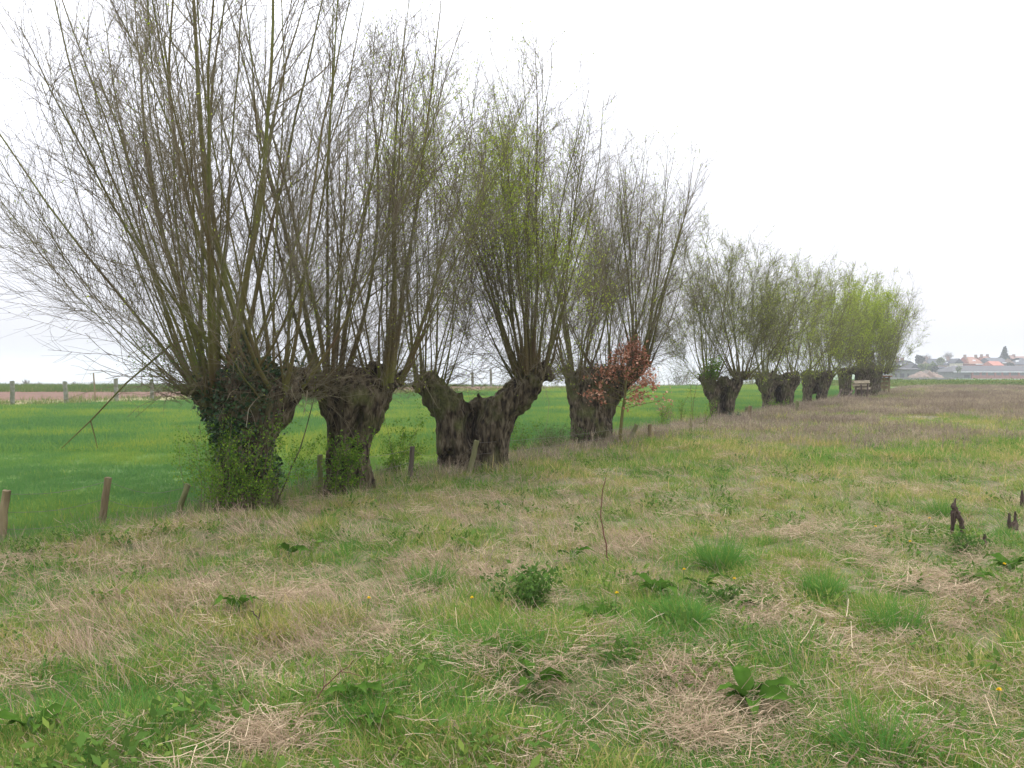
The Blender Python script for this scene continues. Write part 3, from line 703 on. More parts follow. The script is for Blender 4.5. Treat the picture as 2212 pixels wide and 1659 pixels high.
T4, TM4 = willow('broad pollard willow behind the rusty leaved sapling', (1.74, 19.2),
    [[(0, 0, -.15, .56), (0, 0, .15, .50), (0, 0, .6, .47), (0, 0, 1.0, .46), (-.05, 0, 1.35, .44)], [(.2, 0, .8, .34), (.55, 0, 1.3, .27), (.95, 0, 1.75, .22)], [(-.2, 0, .8, .34), (-.38, 0, 1.4, .26)]],
    [(-.34, 0, 1.55, .32, 22), (.35, 0, 1.62, .28, 14), (1.0, 0, 1.85, .26, 20)], 14, 6.7, detail=1.0, leaf=9000, leaf_size=.034, thick=.75, npole=1.4, spread=.80, voxel=.03, fan=.03)
T5, TM5 = willow('pollard willow with a hollow trunk and a green seedling on its head', (6.9, 29.2),
    [[(-.12, 0, -.15, .34), (-.14, 0, .3, .27), (-.24, 0, .8, .26), (-.46, 0, 1.35, .27)], [(.26, 0, -.15, .24), (.25, 0, .3, .19), (.28, 0, .8, .2), (.52, 0, 1.35, .24)], [(.06, .2, -.1, .26), (.06, .22, .9, .24), (.1, .1, 1.3, .24)]],
    [(-.45, 0, 1.5, .34, 22), (.62, 0, 1.55, .34, 26)], 15, 7.0, detail=1.0, leaf=9000, leaf_size=.045, far=True, spread=.95, hang=.5, cleft=[(.06, .25, 1.1, .09, .4)], voxel=.045)
FG = 'willows at the far end of the row'
k = dict(far=True, split=False, voxel=.055, hang=.4)
T6, _ = willow('stout forked pollard willow beyond the hollow one', (10.8, 36),
    [[(-.34, 0, -.15, .44), (-.34, 0, .4, .34), (-.42, 0, .9, .36), (-.6, 0, 1.3, .38)], [(.36, 0, -.15, .36), (.32, 0, .4, .3), (.40, 0, .9, .32), (.58, 0, 1.3, .36)], [(0, .3, -.1, .4), (0, .3, 1.2, .42)]],
    [(-.52, 0, 1.5, .42, 20), (.58, 0, 1.5, .42, 22)], 16, 7.0, detail=.86, leaf=10000, leaf_size=.055, cleft=[(.02, .1, 1.0, .12, .5)], **k)
T7, _ = willow('pollard willow standing on two legs with a dark gap between', (14.6, 42.6),
    [[(-.42, 0, -.15, .32), (-.40, 0, .4, .26), (-.38, 0, .9, .28), (-.42, 0, 1.4, .34)], [(.36, 0, -.15, .32), (.28, 0, .4, .25), (.40, 0, .9, .27), (.58, 0, 1.4, .34)], [(0, .35, .7, .2), (0, .35, 1.3, .4)]],
    [(-.42, 0, 1.5, .42, 20), (.55, 0, 1.5, .42, 22)], 17, 7.2, detail=.86, leaf=16000, leaf_size=.06, **k)
T8, _ = willow('bright green leafing pollard willow beside the leaning sticks', (19.0, 49.5),
    [[(-.42, 0, -.2, .42), (-.38, 0, .7, .34), (-.45, 0, 1.4, .42)], [(.45, 0, -.2, .36), (.40, 0, .7, .30), (.55, 0, 1.4, .4)]],
    [(-.5, 0, 1.6, .65, 24), (.6, 0, 1.6, .65, 26)], 18, 7.3, detail=.86, leaf=20000, leaf_size=.072, leaf_at=[(.2, 0, 5.3, 1.6, 1.7, 1)], **k)
T9, _ = willow('leafing pollard willow behind the pile of logs', (22.0, 54.5),
    [[(0, 0, -.2, .52), (0, 0, .7, .44), (0, 0, 1.5, .6)]],
    [(-.4, 0, 1.6, .65, 24), (.6, 0, 1.6, .65, 26)], 19, 7.4, detail=.86, leaf=19000, leaf_size=.072, leaf_at=[(-.2, 0, 5.2, 1.5, 1.6, 1)], **k)
T10, _ = willow('last pollard willow of the row, next to the rusty shelter', (23.9, 58.5),
    [[(0, 0, -.2, .46), (0, 0, .7, .4), (0, 0, 1.5, .55)]],
    [(-.3, 0, 1.6, .6, 22), (.5, 0, 1.6, .6, 28)], 20, 7.3, detail=.86, leaf=14000, leaf_size=.06, spread=.88, **k)

# ------------------------------------------------------------------ ivy, shrubs, saplings
def leaf_mesh(p, size, rng, aspect=.7, up=0.0):
    v, f = leaf_quads(p, size * (.55 + .9 * rng.rand(len(p))), rng, up, aspect)
    return with_bv(mesh_np('foliage', v, f), np.repeat(rng.rand(len(p)), 4))

def ivy_on(label, root, tm, n, seed, zlo, zhi, xc, xw, size=.055):
    rng = np.random.RandomState(seed)
    nv_ = len(tm.vertices); co = np.empty(nv_ * 3, np.float32); tm.vertices.foreach_get('co', co); co = co.reshape(-1, 3)
    no = np.empty(nv_ * 3, np.float32); tm.vertices.foreach_get('normal', no); no = no.reshape(-1, 3)
    w = (co[:, 2] > zlo) * (co[:, 2] < zhi) * np.exp(-((co[:, 0] - xc - .12 * np.sin(co[:, 2] * 4)) / xw) ** 2) * (no[:, 1] < .3)
    w = w * (.15 + sstep(.35, .65, fbm(co[:, 0] * 4, co[:, 2] * 4, 1, 3, seed)))
    i = rng.choice(nv_, n, p=w / w.sum())
    p = co[i] + no[i] * (.02 + .06 * rng.rand(n))[:, None] + rng.normal(size=(n, 3)) * .02
    t = thing('ivy', label, 'ivy', root.location)
    obj('foliage', leaf_mesh(p, size, rng, .85), M['ivy'], t)
    st = np.stack([xc + rng.normal(size=9) * xw * .5, -.40 + 0 * rng.rand(9), np.full(9, .02)], 1)
    for q in range(9):
        g = grow(st[q:q + 1], np.array([[rng.normal() * .2, .05, 1]]), np.array([zhi * (.6 + .4 * rng.rand())]), 9, .1, .25, rng)
        v, f = tubes(g, np.linspace(.010, .004, 9)[None], 5); obj('stem', mesh_np('stem', v, f, True), M['bark'], t)
    return t
ivy_on('dark green ivy climbing the first great willow', T1, TM1, 3800, 61, .30, 1.75, .06, .26, size=.042)
rngp = np.random.RandomState(64)                # ivy sleeve round the foot of one upright limb
tI = thing('ivy', 'sleeve of ivy round one upright limb above the trunk', 'ivy', (-3.10, 10.05, 1.55))
zz = rngp.rand(700) * .5; aa = rngp.rand(700) * 6.283
obj('foliage', leaf_mesh(np.stack([.09 * np.cos(aa), .09 * np.sin(aa), zz], 1), .05, rngp, .85), M['ivy'], tI)

def shrub(name, label, cat, x, y, h, w, nst, nleaf, lsize, seed, lmat, smat, lean=.5, group=None, twigs=7, rad=.006, aspect=.6, z=None, K=8):
    rng = np.random.RandomState(seed)
    t = thing(name, label, cat, (x, y, (H(x, y) if z is None else z) - .02), group=group)
    st = np.stack([rng.normal(size=nst) * w * .16, rng.normal(size=nst) * w * .12, np.zeros(nst)], 1)
    a = rng.rand(nst) * 6.283
    d0 = np.stack([np.cos(a) * lean * rng.rand(nst), np.sin(a) * lean * rng.rand(nst), np.ones(nst)], 1)
    G = grow(st, d0, h * (.6 + .5 * rng.rand(nst)), K, .1, .3, rng); GR = taper(np.full(nst, rad), K, rad * .4)
    Bq, b_, _ = sprout(G, GR, twigs, .15, 1, (35, 80), lambda t_, i, m: w * .28 * (.4 + rng.rand(m)), 5, .15, .35, rng, .6)
    BR = taper(b_, 5, .002)
    for q in range(nst):
        v, f = tubes(G[q:q + 1], GR[q:q + 1], 5); obj('stem', mesh_np('stem', v, f, True), smat, t)
    v, f = tubes(Bq, BR, 3); obj('twigs', mesh_np('twigs', v, f, True), smat, t)
    src = np.concatenate([Bq[:, 1:].reshape(-1, 3), G[:, 2:].reshape(-1, 3)])
    p = src[rng.randint(0, len(src), nleaf)] + rng.normal(size=(nleaf, 3)) * .035
    p[:, 2] = np.maximum(p[:, 2], .02)
    obj('foliage', leaf_mesh(p, lsize, rng, aspect), lmat, t)
    return t
def gxy(px, py): return gp(px, py)
x, y = -2.98, 9.68; shrub('hawthorn_shrub', 'leafy hawthorn shrub growing against the first willow trunk', 'shrub', x, y, .95, .85, 12, 5200, .026, 70, M['haw'], M['twig'], .6, rad=.004, twigs=12)
x, y = -3.22, 9.72; shrub('hawthorn_shrub', 'taller thin hawthorn shoots on the ivy clad trunk', 'shrub', x, y - .1, 1.35, .75, 8, 1900, .024, 71, M['haw'], M['twig'], .5, rad=.004, twigs=12)
x, y = gp(440, 1062); shrub('hawthorn_shrub', 'sparse see-through hawthorn on the pasture side of the ivy clad willow', 'shrub', x, y, .85, .7, 4, 1080, .030, 72, M['haw'], M['twig'], .5, rad=.004, twigs=10)
x, y = gp(640, 1060); shrub('hawthorn_shrub', 'spindly hawthorn in the gap between the first two willows', 'shrub', x, y, .75, .75, 6, 1560, .030, 73, M['haw'], M['twig'], .6, rad=.004, twigs=10)
x, y = -2.08, 11.0; shrub('hawthorn_shrub', 'low leafy hawthorn at the foot of the second willow', 'shrub', x, y - .15, .8, .8, 7, 2040, .030, 74, M['haw'], M['twig'], .6, rad=.004, twigs=10)
x, y = gp(850, 1045); shrub('hawthorn_shrub', 'bushy hawthorn between the second willow and the split willow', 'shrub', x, y, 1.05, .9, 8, 2640, .030, 75, M['haw'], M['twig'], .5, rad=.004, twigs=10)
x, y = gp(1125, 985); shrub('hawthorn_shrub', 'small hawthorn at the foot of the split willow', 'shrub', x, y, .75, .7, 6, 1080, .030, 76, M['haw'], M['twig'], .5, rad=.004, twigs=10)
for q, (px, py, hh, lb) in enumerate([(1165, 985, .5, 'bramble tangle next to the split willow'), (1205, 975, .55, 'bramble tangle in the middle of the gap before the broad willow'), (1245, 968, .45, 'bramble tangle at the foot of the broad willow')]):
    x, y = gp(px, py); shrub('bramble_bush', lb, 'bramble', x, y, hh, .9, 12, 520, .035, 80 + q, M['bank_weed'], M['dead_stem'], 1.2, rad=.005)
for q, (px, py, hh, lb) in enumerate([(1432, 935, 1.0, 'thin leafy sapling just past the rusty leaved tree'), (1478, 925, 1.25, 'tall thin sapling between the broad and the hollow willow'), (1487, 940, 1.5, 'bare straight shoot before the hollow willow'), (1515, 928, .9, 'short sapling at the foot of the hollow willow')]):
    x, y = gp(px, py); shrub('sapling', lb, 'sapling', x, y, hh, .55, 2, [420, 380, 60, 260][q], .035, 90 + q, M['haw'], M['limb'], .15, rad=.009)
x, y = gp(1440, 912); shrub('dead_shrub', 'brown dead shrub in the gap beside the hollow willow', 'shrub', x, y, .75, .8, 14, 200, .03, 95, M['beech'], M['dead_stem'], .8, rad=.006, twigs=10)
x, y = gp(1586, 912); shrub('hawthorn_shrub', 'small dark evergreen sprig at the foot of the hollow willow', 'shrub', x, y, .35, .4, 5, 400, .045, 97, M['ivy'], M['limb'], .8)
shrub('elder_seedling', 'green elder seedling growing on the head of the hollow willow', 'shrub', 6.55, 28.75, .85, .95, 6, 900, .06, 96, M['haw'], M['limb'], .8, z=1.25)
shrub('elder_seedling', 'leafy shoots sprouting low on the forked willow', 'shrub', 10.5, 35.3, .6, .7, 5, 400, .055, 98, M['haw'], M['limb'], .7)
x, y = gp(282, 838 + 60); 
shrub('leafy_spray', 'dense green twig spray below the left limbs of the ivy clad willow', 'shoots', -3.95, 10.35, .75, .95, 16, 1100, .022, 99, M['haw'], M['twig'], 1.6, z=1.40, twigs=9, rad=.004)

# the young beech that keeps its withered leaves
def beech():
    rng = np.random.RandomState(101)
    x, y = gp(1338, 962); t = thing('beech_sapling', 'young beech still holding its rusty brown withered leaves', 'tree', (x, y, H(x, y) - .02))
    g = np.array([[(0, 0, 0), (.03, 0, .35), (.07, 0, .75), (.12, 0, 1.05), (.14, 0, 1.4), (.16, 0, 1.75), (.2, 0, 2.02)]], float)
    v, f = tubes(g, np.array([[.045, .037, .032, .026, .02, .012, .005]]), 8); obj('trunk', mesh_np('trunk', v, f, True), M['limb'], t)
    n = 30; tt = np.linspace(.34, .98, n); ii = tt * 6; i = np.minimum(ii.astype(int), 5); fr = (ii - i)[:, None]
    p = g[0, i] * (1 - fr) + g[0, i + 1] * fr
    a = np.arange(n) * 2.4 + rng.rand(n)
    d0 = np.stack([np.cos(a) * 1.2, np.sin(a) * .8, .12 + .5 * tt], 1)
    L = (1.2 * (1.12 - tt)).clip(.25, 1.0) * (.7 + .5 * rng.rand(n))
    Bq = grow(p, d0, L, 8, .15, .2, rng); BR = taper(np.full(n, .010), 8, .003)
    Cq, c_, _ = sprout(Bq, BR, 8, .25, 1, (30, 65), lambda t_, k_, m: .10 + .2 * rng.rand(m), 4, 0, .3, rng, .5)
    crown = obj('crown', mesh_np('crown', *join([tubes(Bq, BR, 4), tubes(Cq, taper(c_, 4, .002), 3)]), True), M['limb'], t)
    src = Cq[:, 1:].reshape(-1, 3); src = src[src[:, 2] > .62]
    nl = 1900; pp = src[rng.randint(0, len(src), nl)] + rng.normal(size=(nl, 3)) * .03
    v, f = leaf_quads(pp, .072 * (.5 + .8 * rng.rand(nl)), rng, .4, .6)
    obj('leaves', with_bv(mesh_np('leaves', v, f), np.repeat(rng.rand(nl), 4)), M['beech'], crown)
beech()

# ------------------------------------------------------------------ the wire fence along the row
def post_mesh(name, foot, top, r, seed, square=False, bury=.12):
    rng = np.random.RandomState(seed); foot, top = np.array(foot, float), np.array(top, float)
    ax = unit((top - foot)[None])[0]; foot = foot - ax * bury
    n = 12 if not square else 8; K = 7
    u = unit(np.cross(ax, [.2, .9, .1])[None])[0]; w = np.cross(ax, u); v = []
    for k in range(K):
        c = foot + (top - foot) * k / (K - 1) + (rng.normal(size=3) * r * .07 if 0 < k < K - 1 else 0)
        for j in range(n):
            a = j * 6.2832 / n + math.pi / 8
            rr = r * (1 + rng.normal() * .05)
            if square: rr = r * (1.15 if j % 2 == 0 else 1.15) * (1 + rng.normal() * .015); 
            v.append(c + rr * (u * math.cos(a) + w * math.sin(a)) + (ax * rng.normal() * r * .16 if k == K - 1 else 0))
    v.append(top + ax * r * .05); bm = bmesh.new(); vv = [bm.verts.new(q) for q in v]
    for k in range(K - 1):
        for j in range(n):
            bm.faces.new((vv[k * n + j], vv[k * n + (j + 1) % n], vv[(k + 1) * n + (j + 1) % n], vv[(k + 1) * n + j]))
    for j in range(n): bm.faces.new((vv[(K - 1) * n + j], vv[(K - 1) * n + (j + 1) % n], vv[-1]))
    return bm
fence = thing('wire_fence', 'old wire fence with leaning wooden posts along the willow row', 'fence', (0, 0, 0))
FP = [(-2, 1172, 12, 1060, .052, 'post'), (217, 1142, 232, 1032, .05, 'post'), (378, 1126, 405, 1046, .043, 'post_moss'), (692, 1085, 691, 983, .045, 'post_moss'),
      (884, 1046, 891, 965, .046, 'post_dark'), (947, 1021, 953, 968, .05, 'post_dark'), (1029, 1000, 1030, 952, .055, 'post_moss'), (1360, 957, 1375, 917, .06, 'post_moss'),
      (1404, 950, 1404, 917, .06, 'post'), (1612, 905, 1614, 879, .08, 'post_moss'), (1619, 908, 1621, 877, .08, 'post'), (1680, 886, 1678, 865, .09, 'post'), (1721, 890, 1723, 866, .09, 'post_moss')]
tops, feet = [], []
for q, (fx_, fy_, tx_, ty_, r, mt) in enumerate(FP):
    x, y = gp(fx_, fy_)
    if q == 6: x, y = x, 13.6
    f_ = np.array([x, y, H(x, y)]); t_ = at(tx_, ty_, y)
    obj('post', post_mesh('post', f_, t_, r * .74, 200 + q), M[mt], fence); tops.append(t_); feet.append(f_)
for lev in (.93, .58, .25):
    for q in range(len(tops) - 1):
        if q == 9: continue
        a = feet[q] + (tops[q] - feet[q]) * lev; b = feet[q + 1] + (tops[q + 1] - feet[q + 1]) * lev
        K = 7; pl = np.stack([a + (b - a) * k / (K - 1) - np.array([0, 0, .05 * math.sin(math.pi * k / (K - 1)) * (1 + (q % 3))]) for k in range(K)])[None]
        v, f = tubes(pl, np.full((1, K), .0022), 4); obj('wire', mesh_np('wire', v, f, True), M['wire'], fence)

bf = thing('wire_fence', 'back fence of square grey posts between pasture and ploughed field', 'fence', (0, 0, 0))
BP = [(27, 878, 26, 823, .15), (143, 874, 140, 824, .15), (252, 869, 250, 818, .15), (328, 865, 327, 820, .14), (408, 861, 407, 818, .14),
      (850, 838, 850, 812, .16), (1021, 829, 1021, 805, .17), (1061, 825, 1060, 798, .17)]
pt = []
for q, (fx_, fy_, tx_, ty_, r) in enumerate(BP):
    d_ = 41 + (q * 2.3 if q < 5 else [0, 0, 0, 0, 0, 74, 84, 90][q] - 41)
    x = (fx_ - 1106) / FPX * d_; f_ = np.array([x, d_, H(x, d_)]); t_ = at(tx_, ty_, d_)
    obj('post', post_mesh('post', f_, t_, r * .62, 230 + q, True, .2), M['post_grey'], bf); pt.append((f_, t_))
for q in range(4):
    for lev in (.9, .5):
        a = pt[q][0] + (pt[q][1] - pt[q][0]) * lev; b = pt[q + 1][0] + (pt[q + 1][1] - pt[q + 1][0]) * lev
        pl = np.stack([a + (b - a) * k / 5 for k in range(6)])[None]; v, f = tubes(pl, np.full((1, 6), .004), 4)
        obj('wire', mesh_np('wire', v, f, True), M['wire'], bf)
f_ = at(206, 864, 47); f_[2] = H(f_[0], 47)
o = obj('thin_stake', post_mesh('thin_stake', f_, at(202, 806, 47), .035, 250), M['post']); tag(o, 'thin tall stake standing among the grey back fence posts', 'stake')

# sticks, logs and the little shelter at the end of the row
for (a, b, lb) in [((1805, 868), (1819, 841), 'leaning dark pole propped against the green leafing willow'), ((1826, 866), (1842, 843), 'leaning pale pole between the green willow and the logs')]:
    x, y = gp(*a); y = min(y, 46.8); x = (a[0] - 1106) / FPX * y
    o = obj('leaning_pole', post_mesh('leaning_pole', (x, y, H(x, y)), at(b[0], b[1], y + .5), .05, 260 + a[0]), M['rotten']); tag(o, lb, 'pole')
rack = thing('log_rack', 'two dark stakes holding the stacked pale logs', 'rack', (0, 0, 0))
for a, b in [((1862, 862), (1860, 831)), ((1872, 858), (1875, 829)), ((1848, 860), (1849, 836))]:
    y = 47.4; x = (a[0] - 1106) / FPX * y
    obj('stake', post_mesh('stake', (x, y, H(x, y)), at(b[0], b[1], y), .045, 270 + a[0]), M['rotten'], rack)
rl = np.random.RandomState(5)
for k_ in range(9):
    z = EYE + (HOR - 844) / FPX * 47.7 + k_ * .05 + .1
    c = (at(1861, 800, 47.7)[0] + rl.normal() * .05, 47.6 + .10 * (k_ % 3), z - .1)
    L_ = .40 + rl.rand() * .07
    o = obj('cut_log', post_mesh('cut_log', (c[0] - L_, c[1], z + rl.normal() * .02), (c[0] + L_, c[1], z + rl.normal() * .02), .032 + .010 * rl.rand(), 280 + k_, bury=0), M['log'])
    tag(o, 'pale cut log lying in the stack between the stakes', 'log', 'stacked cut logs')
sh = thing('field_shelter', 'small rusty roofed shelter on stakes after the last willow', 'shelter', (0, 0, 0))
y = 60.0; xs_ = [(px - 1106) / FPX * y for px in (1902, 1921)]
for xx in xs_:
    for dy in (0, .8):
        obj('stake', post_mesh('stake', (xx, y + dy, H(xx, y + dy)), (xx, y + dy, 1.2), .06, int(300 + xx * 10 + dy)), M['post'], sh)
def box_bm(x0, x1, y0, y1, z0, z1):
    bm = bmesh.new()
    vv = [bm.verts.new(q) for q in [(x0, y0, z0), (x1, y0, z0), (x1, y1, z0), (x0, y1, z0), (x0, y0, z1), (x1, y0, z1), (x1, y1, z1), (x0, y1, z1)]]
    for f in [(3, 2, 1, 0), (4, 5, 6, 7), (0, 1, 5, 4), (1, 2, 6, 5), (2, 3, 7, 6), (3, 0, 4, 7)]: bm.faces.new([vv[k_] for k_ in f])
    return bm
obj('roof', box_bm(xs_[0] - .12, xs_[1] + .12, y - .2, y + 1.0, 1.16, 1.24), M['rust'], sh)
for k_ in range(3): obj('board', box_bm(xs_[0], xs_[1], y - .02, y + .02, .35 + .27 * k_, .57 + .27 * k_), M['post'], sh)

# ------------------------------------------------------------------ rotten stakes, stalks and plants in the meadow
def rotten(label, px, py, tx, ty, r, seed, fork=False):
    x, y = gp(px, py); h = (py - ty) / FPX * y; z = H(x, y); dx = (tx - px) / FPX * y
    if fork:
        paths = [[(.05, 0, -.06, r * .8), (.0, 0, h * .45, r), (dx, 0, h * .78, r * .95), (dx + .01, 0, h * .96, r * .35)], [(-.085, 0, -.03, r * .6), (-.08, 0, h * .3, r * .8), (dx - .01, 0, h * .62, r * .95)]]
    else:
        paths = [[(0, 0, -.05, r), (dx * .5, 0, h * .5, r * .95), (dx, 0, h * .97, r * .6)]]
        if seed == 402: paths = [[(-.035, 0, -.04, r * .7), (-.035, 0, h * .9, r * .5)], [(.035, 0, -.04, r * .8), (.025, 0, h, r * .5)], [(0, 0, -.03, r), (0, 0, h * .3, r * .8)]]
    me = remesh_solid(paths, [], .007, 'rotten_stake', seed, .014, .006, 9.0)
    o = obj('rotten_stake', me, M['rotten'], loc=(x, y, z)); tag(o, label, 'stake')
rotten('dark rotten stake forked into two legs in the meadow', 2078, 1168, 2063, 1074, .030, 401, True)
rotten('short rotten stump split in two prongs, past the forked stake', 2190, 1145, 2190, 1106, .040, 402)
rotten('smallest rotten stump with a cut top beside the forked stake', 2130, 1184, 2129, 1155, .028, 403)
rotten('thin upright rotten stake standing farther off than the forked stake', 2211, 1102, 2211, 1060, .028, 404)

def stalk_thing(label, pts, r, mat, seed, nside=0):
    x, y = gp(*pts[0]); z = H(x, y); rng = np.random.RandomState(seed)
    pl = np.array([(a[0] - pts[0][0], 0, pts[0][1] - a[1]) for a in pts], float) / FPX * y
    pl[0, 2] = -.03; K = 12; t = np.linspace(0, len(pts) - 1, K); i = np.minimum(t.astype(int), len(pts) - 2); fr = (t - i)[:, None]
    g = (pl[i] * (1 - fr) + pl[i + 1] * fr + rng.normal(size=(K, 3)) * .004)[None]
    v, f = tubes(g, np.linspace(r, r * .5, K)[None], 6)
    ps = [(v, f)]
    if nside:
        B_, b_, _ = sprout(g, np.full((1, K), r), nside, .3, 1, (20, 50), lambda t_, k_, m: .05 + .1 * rng.rand(m), 4, .1, .2, rng, .6)
        ps.append(tubes(B_, taper(b_, 4, .001), 4))
    o = obj('dead_stalk', mesh_np('dead_stalk', *join(ps), True), mat, loc=(x, y, z)); tag(o, label, 'stalk')
stalk_thing('tall lone reddish dead stalk standing in the middle of the meadow', [(1316, 1216), (1306, 1160), (1298, 1110), (1300, 1070), (1310, 1032)], .007, M['stem_red'], 1)
stalk_thing('thin forked dry twig poking from the green grass', [(672, 1552), (690, 1500), (720, 1465), (762, 1432)], .004, M['stem_red'], 2, 2)
stalk_thing('blackish crooked dead stem among flattened straw', [(568, 1372), (556, 1340), (540, 1318)], .006, M['rotten'], 3, 2)
stalk_thing('pair of short pale broken stems in the straw', [(3020 * .6064, 1330), (3022 * .6064, 1300)], .004, M['log'], 4, 1)

def dock_leaf(name, L, W, seed):
    rng = np.random.RandomState(seed); n, m = 11, 6; v = []
    for i in range(n):
        t = i / (n - 1); w = W * (math.sin(math.pi * min(1, t * 1.02) ** .75) ** .8) * (1 - .15 * t) + .004
        if t < .12: w = .006
        z = .38 * L * math.sin(t * 2.2) - .18 * L * t * t
        for j in range(m + 1):
            s_ = (j / m - .5) * 2
            wav = .035 * L * math.sin(t * 17 + s_ * 2 + seed) * abs(s_) ** 1.5
            v.append((t * L, s_ * w * .5 * (1 + .07 * math.sin(t * 23 + seed)), z + abs(s_) * w * .22 + wav))
    f = [(i * (m + 1) + j, i * (m + 1) + j + 1, (i + 1) * (m + 1) + j + 1, (i + 1) * (m + 1) + j) for i in range(n - 1) for j in range(m)]
    me = mesh_np(name, np.array(v), np.array(f), True); me.materials.append(M['dock']); return me
DL = [dock_leaf('leaf', .26, .10, 1), dock_leaf('leaf', .20, .085, 2), dock_leaf('leaf', .15, .06, 3), dock_leaf('leaf', .11, .05, 4)]
DOCKS = [(1625, 1545, 8, 1.0, 'big spreading dock plant among the heaped straw'), (1415, 1295, 7, .95, 'dock rosette beside the leafy green weed clump'),
         (2185, 1245, 8, 1.0, 'large dock plant below the rotten stakes'), (1515, 1285, 4, .8, 'few leaved dock between a bright tussock and the dock rosette'),
         (1150, 1500, 3, .9, 'dock with one broad grey leaf lying on lush grass'), (760, 1525, 3, .8, 'dock with two pale leaves in the green grass'),
         (1285, 1352, 4, .7, 'small dock in front of the leafy weed clump'), (625, 1208, 3, .9, 'small dock in the tall dry stalks'),
         (510, 1080 + 250, 3, .8, 'dock with upright leaves in the leaning dry stalks'), (1240, 1215, 4, .8, 'dock near the foot of the lone reddish stalk'),
         (2090, 1270, 3, .9, 'dock with one bright leaf on matted straw'), (1640, 1330, 4, .7, 'low dock beside a dark green tussock'),
         (800, 1590, 4, .7, 'dock half hidden in the near green grass'), (1100, 1430, 3, .6, 'dock with narrow leaves in the lush grass'), (60, 1600, 4, .7, 'dock in the near corner of lush grass')]
for q, (px, py, n, sc, lb) in enumerate(DOCKS):
    rng = np.random.RandomState(500 + q); x, y = gp(px, py)
    t = thing('dock_plant', lb, 'dock', (x, y, H(x, y) + .05))
    n += 3
    for k_ in range(n):
        o = bpy.data.objects.new('leaf', DL[rng.randint(0, 4) if n < 6 else k_ % 4]); col.objects.link(o); o.parent = t
        a = k_ * 6.283 / n + rng.normal() * .35
        o.rotation_euler = (rng.normal() * .3, .18 - .5 * rng.rand(), a); s_ = sc * (.65 + .45 * rng.rand()); o.scale = (s_, s_, s_)
        o.location = (.015 * math.cos(a), .015 * math.sin(a), .0)
    st = np.array([[(0, 0, -.06), (0, 0, .02), (.004, 0, .04)]], float); v, f = tubes(st, np.array([[.016, .014, .01]]), 6)
    obj('root_crown', mesh_np('root_crown', v, f, True), M['stem_green'], t)

# leafy green weed clump
def weed_bush(px, py, h, w, n, label, seed, mat):
    rng = np.random.RandomState(seed); x, y = gp(px, py)
    t = thing('leafy_weed', label, 'weed', (x, y, H(x, y)))
    ns = 16; a = rng.rand(ns) * 6.283
    G = grow(np.stack([np.cos(a) * w * .15, np.sin(a) * w * .15, np.zeros(ns)], 1), np.stack([np.cos(a) * .5, np.sin(a) * .5, np.ones(ns)], 1), h * (.7 + .4 * rng.rand(ns)), 6, .1, .3, rng)
    for q in range(ns):
        v, f = tubes(G[q:q + 1], np.linspace(.004, .002, 6)[None], 4); obj('stem', mesh_np('stem', v, f, True), M['stem_green'], t)
    src = G[:, 1:].reshape(-1, 3); p = src[rng.randint(0, len(src), n)] + rng.normal(size=(n, 3)) * np.array([w * .12, w * .12, h * .10]); p[:, 2] = p[:, 2].clip(.01)
    obj('foliage', leaf_mesh(p, .038, rng, .5, .5), mat, t)
weed_bush(1130, 1318, .27, .34, 900, 'dense dark green leafy weed clump in the middle of the meadow', 600, M['weed_leaf'])
weed_bush(1560, 1310, .14, .3, 260, 'low leafy weed patch beside the dock rosette', 601, M['weed_leaf'])
weed_bush(2100, 1195, .16, .35, 300, 'leafy weed patch around the smallest rotten stump', 602, M['weed_leaf'])

# bright tussocks
TS = [(1555, 1228, .30, .24, 'bright green grass tussock nearest the dock rosette', 0), (1478, 1352, .20, .20, 'dark green tussock left of matted straw', 1), (1935, 1372, .24, .26, 'broad green tussock between two heaps of straw', 2),
      (1775, 1290, .2, .18, 'small pale green tussock beside flattened straw', 3), (1905, 1640, .22, .22, 'dense near tussock in front of the largest straw heap', 4), (2040, 1120, .24, .2, 'green tussock beside the forked rotten stake', 5),
      (930, 1270, .2, .26, 'dark tussock in dry stalks by the leafy clump', 6), (190, 1170, .22, .25, 'green tussock in the dry grass by the leaning posts', 7)]
for px, py, h, sp_, lb, q in TS:
    x, y = gp(px, py)
    me = blade_clump('grass_tussock', 420, h, sp_ * .55, .0026, .75, M['blade'], 700 + q, segs=4, grav=1.0)
    a = np.empty(len(me.vertices), np.float32); me.attributes['bv'].data.foreach_get('value', a); me.attributes['bv'].data.foreach_set('value', a * .7 + .1)
    o = obj('grass_tussock', me, loc=(x, y, H(x, y))); tag(o, lb.replace(' nearest', ' by').replace('left of', 'by'), 'tussock')
for q, (px, py) in enumerate([(2159, 1549), (792, 1330), (1330, 1319), (1016, 1330), (1476, 1263), (1585, 1285), (2008, 1141), (1966, 1195), (1891, 1161), (2170, 1250)]):
    x, y = gp(px, py + 8); t = thing('dandelion', 'yellow dandelion flower in the meadow grass', 'flower', (x, y, H(x, y)), group='dandelions in the meadow')
    hh = .13; v, f = tubes(np.array([[(0, 0, 0), (.004, 0, hh * .6), (.01, 0, hh)]]), np.array([[.003, .0025, .0025]]), 5); obj('stem', mesh_np('stem', v, f, True), M['stem_green'], t)
    rng = np.random.RandomState(q); n = 60; a = rng.rand(n) * 6.283; el_ = rng.rand(n) * 1.3
    d0 = np.stack([np.cos(a) * np.cos(el_), np.sin(a) * np.cos(el_), np.sin(el_)], 1)
    v, f = strips(np.tile([[.01, 0, hh]], (n, 1)), d0, np.full(n, .012), np.full(n, .0018), 1, np.zeros((n, 3)), rng, 1); obj('flower_head', mesh_np('flower_head', v, f), M['yellow'], t)

